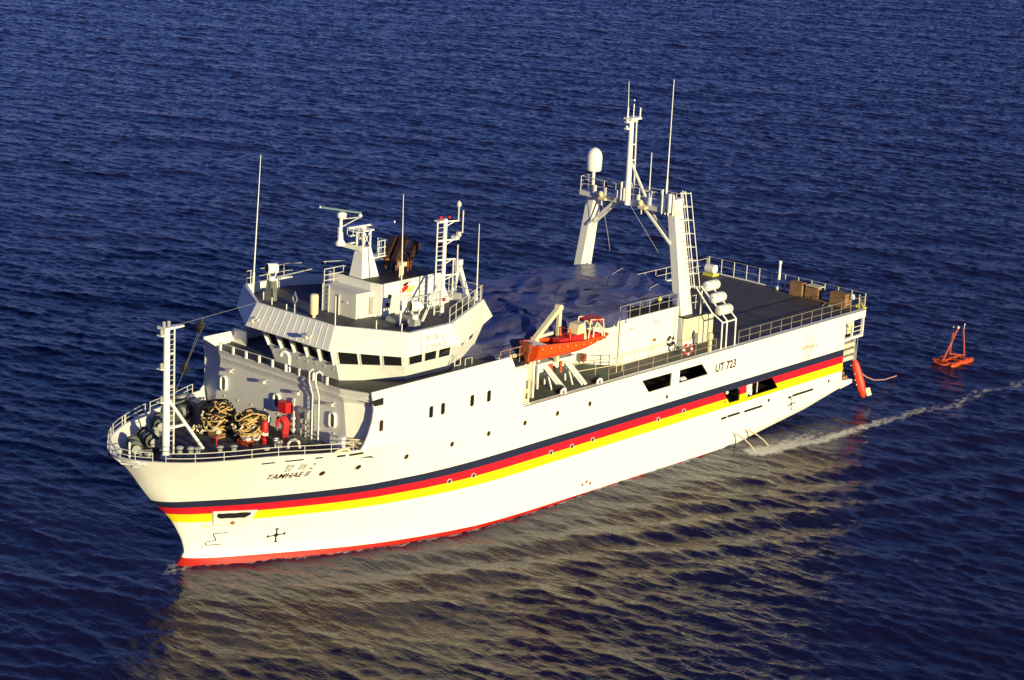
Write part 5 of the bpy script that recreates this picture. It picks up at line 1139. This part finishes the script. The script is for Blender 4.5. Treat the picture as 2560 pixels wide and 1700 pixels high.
# the same sea on to the horizon: a ring of flat water round the patch
B = 9000.0; X1, Y1 = gx[-1], gy[-1]
ob = MB(); ob.add([(X0, Y0, 0), (X1, Y0, 0), (X1, Y1, 0), (X0, Y1, 0), (X0-B, Y0-B, 0), (X1+B, Y0-B, 0), (X1+B, Y1+B, 0), (X0-B, Y1+B, 0)], [(4, 5, 1, 0), (5, 6, 2, 1), (6, 7, 3, 2), (7, 4, 0, 3)])
def sea_material(key='sea', far=False):
    m = bpy.data.materials.new('sea_water'); m.use_nodes = True; t = m.node_tree; b = t.nodes['Principled BSDF']
    b.inputs['Base Color'].default_value = (0.0088, 0.0076, 0.037, 1); b.inputs['Roughness'].default_value = 0.03; sock(b, 'Specular IOR Level', 'Specular').default_value = 0.21; b.inputs['IOR'].default_value = 1.33
    g = t.nodes.new('ShaderNodeNewGeometry')
    def noise(sc, det, rot, stretch, rough=.55):
        mp = t.nodes.new('ShaderNodeMapping'); mp.inputs['Rotation'].default_value = (0, 0, rot); mp.inputs['Scale'].default_value = stretch; t.links.new(g.outputs['Position'], mp.inputs[0])
        n = t.nodes.new('ShaderNodeTexNoise'); n.inputs['Scale'].default_value = sc; n.inputs['Detail'].default_value = det; n.inputs['Roughness'].default_value = rough
        t.links.new(mp.outputs[0], n.inputs['Vector']); return n.outputs[0]
    def mth(op, a, b2):
        n = t.nodes.new('ShaderNodeMath'); n.operation = op
        for i, v in enumerate((a, b2)):
            if isinstance(v, (int, float)): n.inputs[i].default_value = v
            else: t.links.new(v, n.inputs[i])
        return n.outputs[0]
    h = mth('ADD', mth('MULTIPLY', noise(1.3, 5, math.radians(-14), (1, .36, 1), .60), .15), mth('MULTIPLY', noise(3.4, 4, math.radians(20), (1, .5, 1)), .045))
    if far:   # no modelled waves out here: the same chop as bump
        h = mth('ADD', h, mth('MULTIPLY', noise(.42, 3, math.radians(-14), (1, .4, 1), .6), 1.5)); b.inputs['Roughness'].default_value = .22
    bp = t.nodes.new('ShaderNodeBump'); bp.inputs['Strength'].default_value = 1.0 if far else .8; bp.inputs['Distance'].default_value = 1.0
    t.links.new(h, bp.inputs['Height']); t.links.new(bp.outputs[0], b.inputs['Normal'])
    a = t.nodes.new('ShaderNodeAttribute'); a.attribute_name = 'foam'
    nz = noise(1.9, 9, 0.3, (.7, 1.3, 1), .76)
    f = mth('SUBTRACT', mth('MULTIPLY', a.outputs['Fac'], 1.22), mth('MULTIPLY', mth('SUBTRACT', nz, 0.25), 1.95))
    cl = t.nodes.new('ShaderNodeMapRange'); cl.inputs[1].default_value = -.02; cl.inputs[2].default_value = .38; t.links.new(f, cl.inputs[0])
    fo = t.nodes.new('ShaderNodeBsdfDiffuse'); fo.inputs[0].default_value = (.88, .87, .86, 1)
    b2 = t.nodes.new('ShaderNodeBump'); b2.inputs['Strength'].default_value = 1.0; b2.inputs['Distance'].default_value = .5; t.links.new(noise(4.0, 6, .2, (1, 1, 1), .7), b2.inputs['Height']); t.links.new(b2.outputs[0], fo.inputs['Normal'])
    mx = t.nodes.new('ShaderNodeMixShader'); t.links.new(cl.outputs[0], mx.inputs[0]); t.links.new(b.outputs[0], mx.inputs[1]); t.links.new(fo.outputs[0], mx.inputs[2])
    t.links.new(mx.outputs[0], t.nodes['Material Output'].inputs['Surface'])
    M[key] = m
sea_material(); sea_material('sea_far', True); me.materials.append(M['sea'])
oo = ob.build('open_sea', 'sea_far'); oo['kind'] = 'structure'
